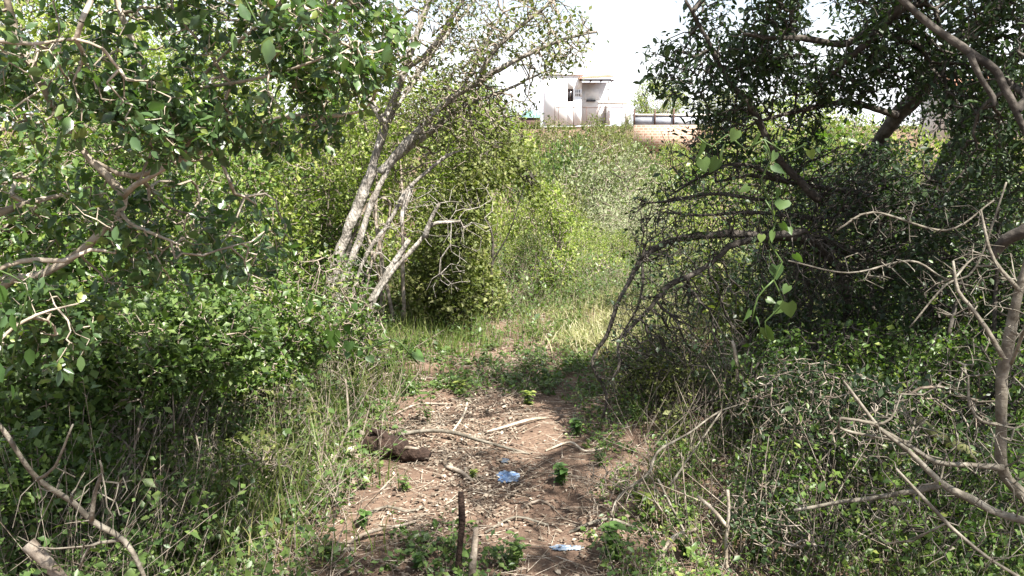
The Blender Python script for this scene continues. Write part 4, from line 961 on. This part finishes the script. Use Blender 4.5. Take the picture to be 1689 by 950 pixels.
# dark log chunk
def log_chunk():
    a = G(604, 745); b = G(706, 765); a[2] += .052; b[2] += .032
    m1 = a*.65+b*.35 + [0, 0, .012]; m2 = a*.3+b*.7
    t = thing('log', ground(*((a+b)/2)[:2]), 'dark brown rotten log chunk lying on the path', 'log'); off = t.location[:]
    g = Geo(); tube(g, [a, m1, m2, b], [.046, .055, .040, .025], 12, .30, .015, wob=.003); link('wood', g.mesh('wood', M['rot'], off, True, False), t)
    g = Geo(); tube(g, [m1+[.0, -.01, .02], m1+[-.035, -.01, .055], m1+[-.075, .0, .075]], [.022, .016, .010], 8, .25, .012); link('knot', g.mesh('knot', M['rot'], off, True, False), t)
    g = Geo(); c = m2; tube(g, [c+[-.02, -.02, .03], c+[.01, -.03, .033], c+[.05, -.025, .028]], [.008, .010, .004], 5, .3, .01); link('bark_strip', g.mesh('bark_strip', M['twig'], off, True, False), t)
M['rot'] = noise_mat('rotten_wood', [(.014,.009,.007), (.032,.020,.015), (.07,.045,.034)], 30, .95, 1.0, (1, 1, 1), (.3, .7), 8, 55)
log_chunk()
# crumpled plastic
def plastic_mat(name, c1, c2, c3):
    m = noise_mat(name, [c1, c2, c3], 22, .3, .3, spec=.5, pos=(.38, .62)); return m
M['blue'] = plastic_mat('blue_plastic', (.05,.09,.18), (.10,.17,.30), (.32,.40,.50))
M['pale'] = plastic_mat('pale_plastic', (.07,.10,.15), (.13,.17,.22), (.26,.29,.32))
def crumple(name, label, px, py, w, dd, h, m, cat='plastic scrap'):
    c = G(px, py); n = 22; u = np.linspace(-1, 1, n); U, Vv = np.meshgrid(u, u)
    ang = np.arctan2(Vv, U); edge = 1 + .22*np.sin(ang*3+1) + .12*np.sin(ang*7)
    X = U*w*edge; Y = Vv*dd*edge; rr = np.sqrt(U**2+Vv**2)
    Z = h*np.clip(1.25-rr, 0, 1)*(.55 + .45*np.abs(np.sin(U*5+Vv*3.1+1))*np.abs(np.cos(Vv*6-U*2.2))) + R.uniform(0, h*.35, U.shape) + .004
    V = np.stack([X.ravel(), Y.ravel(), Z.ravel()], -1); i = np.arange(n-1)[:, None]*n + np.arange(n-1)[None]
    F = np.stack([i, i+1, i+n+1, i+n], -1).reshape(-1, 4)
    ctr = V[F].mean(1); F = F[((ctr[:, 0]/w)**2 + (ctr[:, 1]/dd)**2) < 1.15]
    V2 = V.copy(); V2[:, 2] = np.maximum(V2[:, 2]-.0015, 0)
    g = Geo(); g.add(V, None, F); g.add(V2, None, F[:, ::-1])
    o = link(name, g.mesh(name, M[m], (0, 0, 0), False, False)); o.location = c; return tag(o, label, cat)
crumple('plastic_bag', 'crumpled blue and white plastic wrapper lying on the path', 838, 790, .050, .065, .022, 'blue')
crumple('plastic_scrap', 'small clear plastic scrap just beyond the blue wrapper', 832, 762, .020, .025, .012, 'pale')
crumple('plastic_strip', 'flat pale blue plastic strip near the bottom of the path', 934, 906, .060, .020, .010, 'pale')
# upright stubs in the foreground
def stub(label, px, w, d, bark, splinter=False):
    p, r = px_line(px, d, w); g = Geo(); tube(g, p, r, 9, .14, .03)
    o = link('stump_stick', g.mesh('stump_stick', M[bark], p[0], True, False)); o.location = p[0]; return tag(o, label, 'stick')
gy = lambda x, y: G(x, y)[1]
stub('dark upright stick stub standing at the bottom centre', [(755, 958), (758, 905), (762, 860), (760, 812)], [13, 11, 12, 10], float(gy(755, 955)), 'rot')
stub('pale brown cut stub right of the dark upright stick', [(776, 975), (780, 925), (786, 870)], [13, 13, 10], float(gy(776, 960)), 'twig')
stub('tall thin dry reed standing left of the log', [(574, 745), (575, 700), (573, 660), (570, 625)], [4, 4, 4, 3], 3.95, 'paletwig')
stub('thin upright reed at the edge of the left weeds', [(486, 650), (484, 590), (474, 520), (470, 480)], [5, 5, 4, 3], 4.4, 'paletwig')

# ================================================================== individual weeds
def weed_proto(h, nst, size, shape, m, per):
    b = np.zeros(3); t = thing('weed', b, 'x', 'weed', 'leafy weeds on the path'); g = Geo(); gl = Geo()
    for i in range(nst):
        a = R.uniform(0, 2*pi); tp = np.array([cos(a)*h*.45*R.uniform(.1, 1), sin(a)*h*.45*R.uniform(.1, 1), h*R.uniform(.6, 1)]); md = tp*.5+[0, 0, h*.08]
        q, r = tube(g, [[cos(a)*.008, sin(a)*.008, -.01], md, tp], [.0022, .0018, .001], 5, .05, .02)
        k = R.integers(len(q)//4, len(q), per); az = R.uniform(0, 2*pi, per)
        d = np.stack([np.cos(az), np.sin(az), R.uniform(-.25, .4, per)], -1)
        leaves(gl, q[k], d, size*R.uniform(.5, 1.2, per), .5+.22*R.normal(size=per), shape, .85)
    link('stem', g.mesh('stem', M['herb'], b, True), t); link('foliage', gl.mesh('foliage', M[m], b, True), t)
    return t
wp = {'round': weed_proto(.16, 6, .050, 'heart', 'heart', 9), 'oval': weed_proto(.20, 7, .048, 'oval', 'herb', 12), 'tall': weed_proto(.34, 3, .05, 'oval', 'herb', 16), 'low': weed_proto(.10, 8, .034, 'heart', 'bright', 9)}
wused = set()
WL = [('tall', 708, 700, 1.0, 'upright leafy weed in the middle of the path above the log'), ('oval', 668, 812, .55, 'small leafy weed in front of the dark log'),
 ('round', 925, 800, 1.1, 'round leaved weed right of the blue wrapper'), ('oval', 990, 770, .9, 'leafy weed beside the dry brush'),
 ('oval', 545, 925, 1.0, 'broad leaved weed at the bottom left of the path'), ('round', 600, 870, .8, 'round leaved weed in the shaded litter left of centre'),
 ('oval', 845, 940, .9, 'leafy weed at the bottom edge right of the stubs'), ('round', 1010, 925, 1.2, 'dense round leaved weed at the bottom right of the path'),
 ('oval', 1130, 920, 1.2, 'lush leafy weed beside the pale forked stick'), ('low', 1060, 850, 1.2, 'low sunlit weed below the dry brush'),
 ('low', 760, 650, 1.3, 'low bright weed on the far sunlit soil'), ('low', 870, 668, 1.2, 'low bright weed at the right of the far soil patch'),
 ('round', 640, 620, 1.2, 'round leaved weed under the dead crooked stems'), ('low', 600, 640, 1.3, 'low bright weed left of the far soil patch'),
 ('oval', 900, 640, 1.2, 'leafy weed in front of the straw grass'), ('tall', 800, 610, .9, 'upright weed at the far end of the path'),
 ('oval', 380, 920, 1.1, 'leafy weed low in the left foreground'), ('tall', 400, 720, 1.3, 'tall pale leafy weed standing in the left undergrowth'),
 ('round', 690, 940, .9, 'round leaved weed left of the dark upright stub'), ('oval', 1250, 930, 1.3, 'dark leafy weed under the right brush'),
 ('low', 540, 690, 1.2, 'low weed at the left edge of the path near the reed'), ('tall', 690, 690, .5, 'short upright weed behind the log'),
 ('round', 260, 870, 1.2, 'round leaved weed beside the sweeping bare branch'), ('oval', 100, 930, 1.4, 'leafy weed in the bottom left corner'),
 ('oval', 1430, 900, 1.3, 'shaded leafy weed below the leafless bush'), ('round', 950, 720, 1.0, 'round leaved weed at the right edge of the path'),
 ('low', 780, 790, .8, 'tiny weed just left of the blue wrapper')]
for kd, px, py, sc, lb in WL:
    loc = G(px, py); o = wp[kd]; sc *= R.uniform(.4, .8)
    if kd not in wused: wused.add(kd); o.location = loc; o.scale = (sc,)*3; o['label'] = lb
    else: copy_thing(o, loc, R.uniform(0, 6.28), sc, lb)
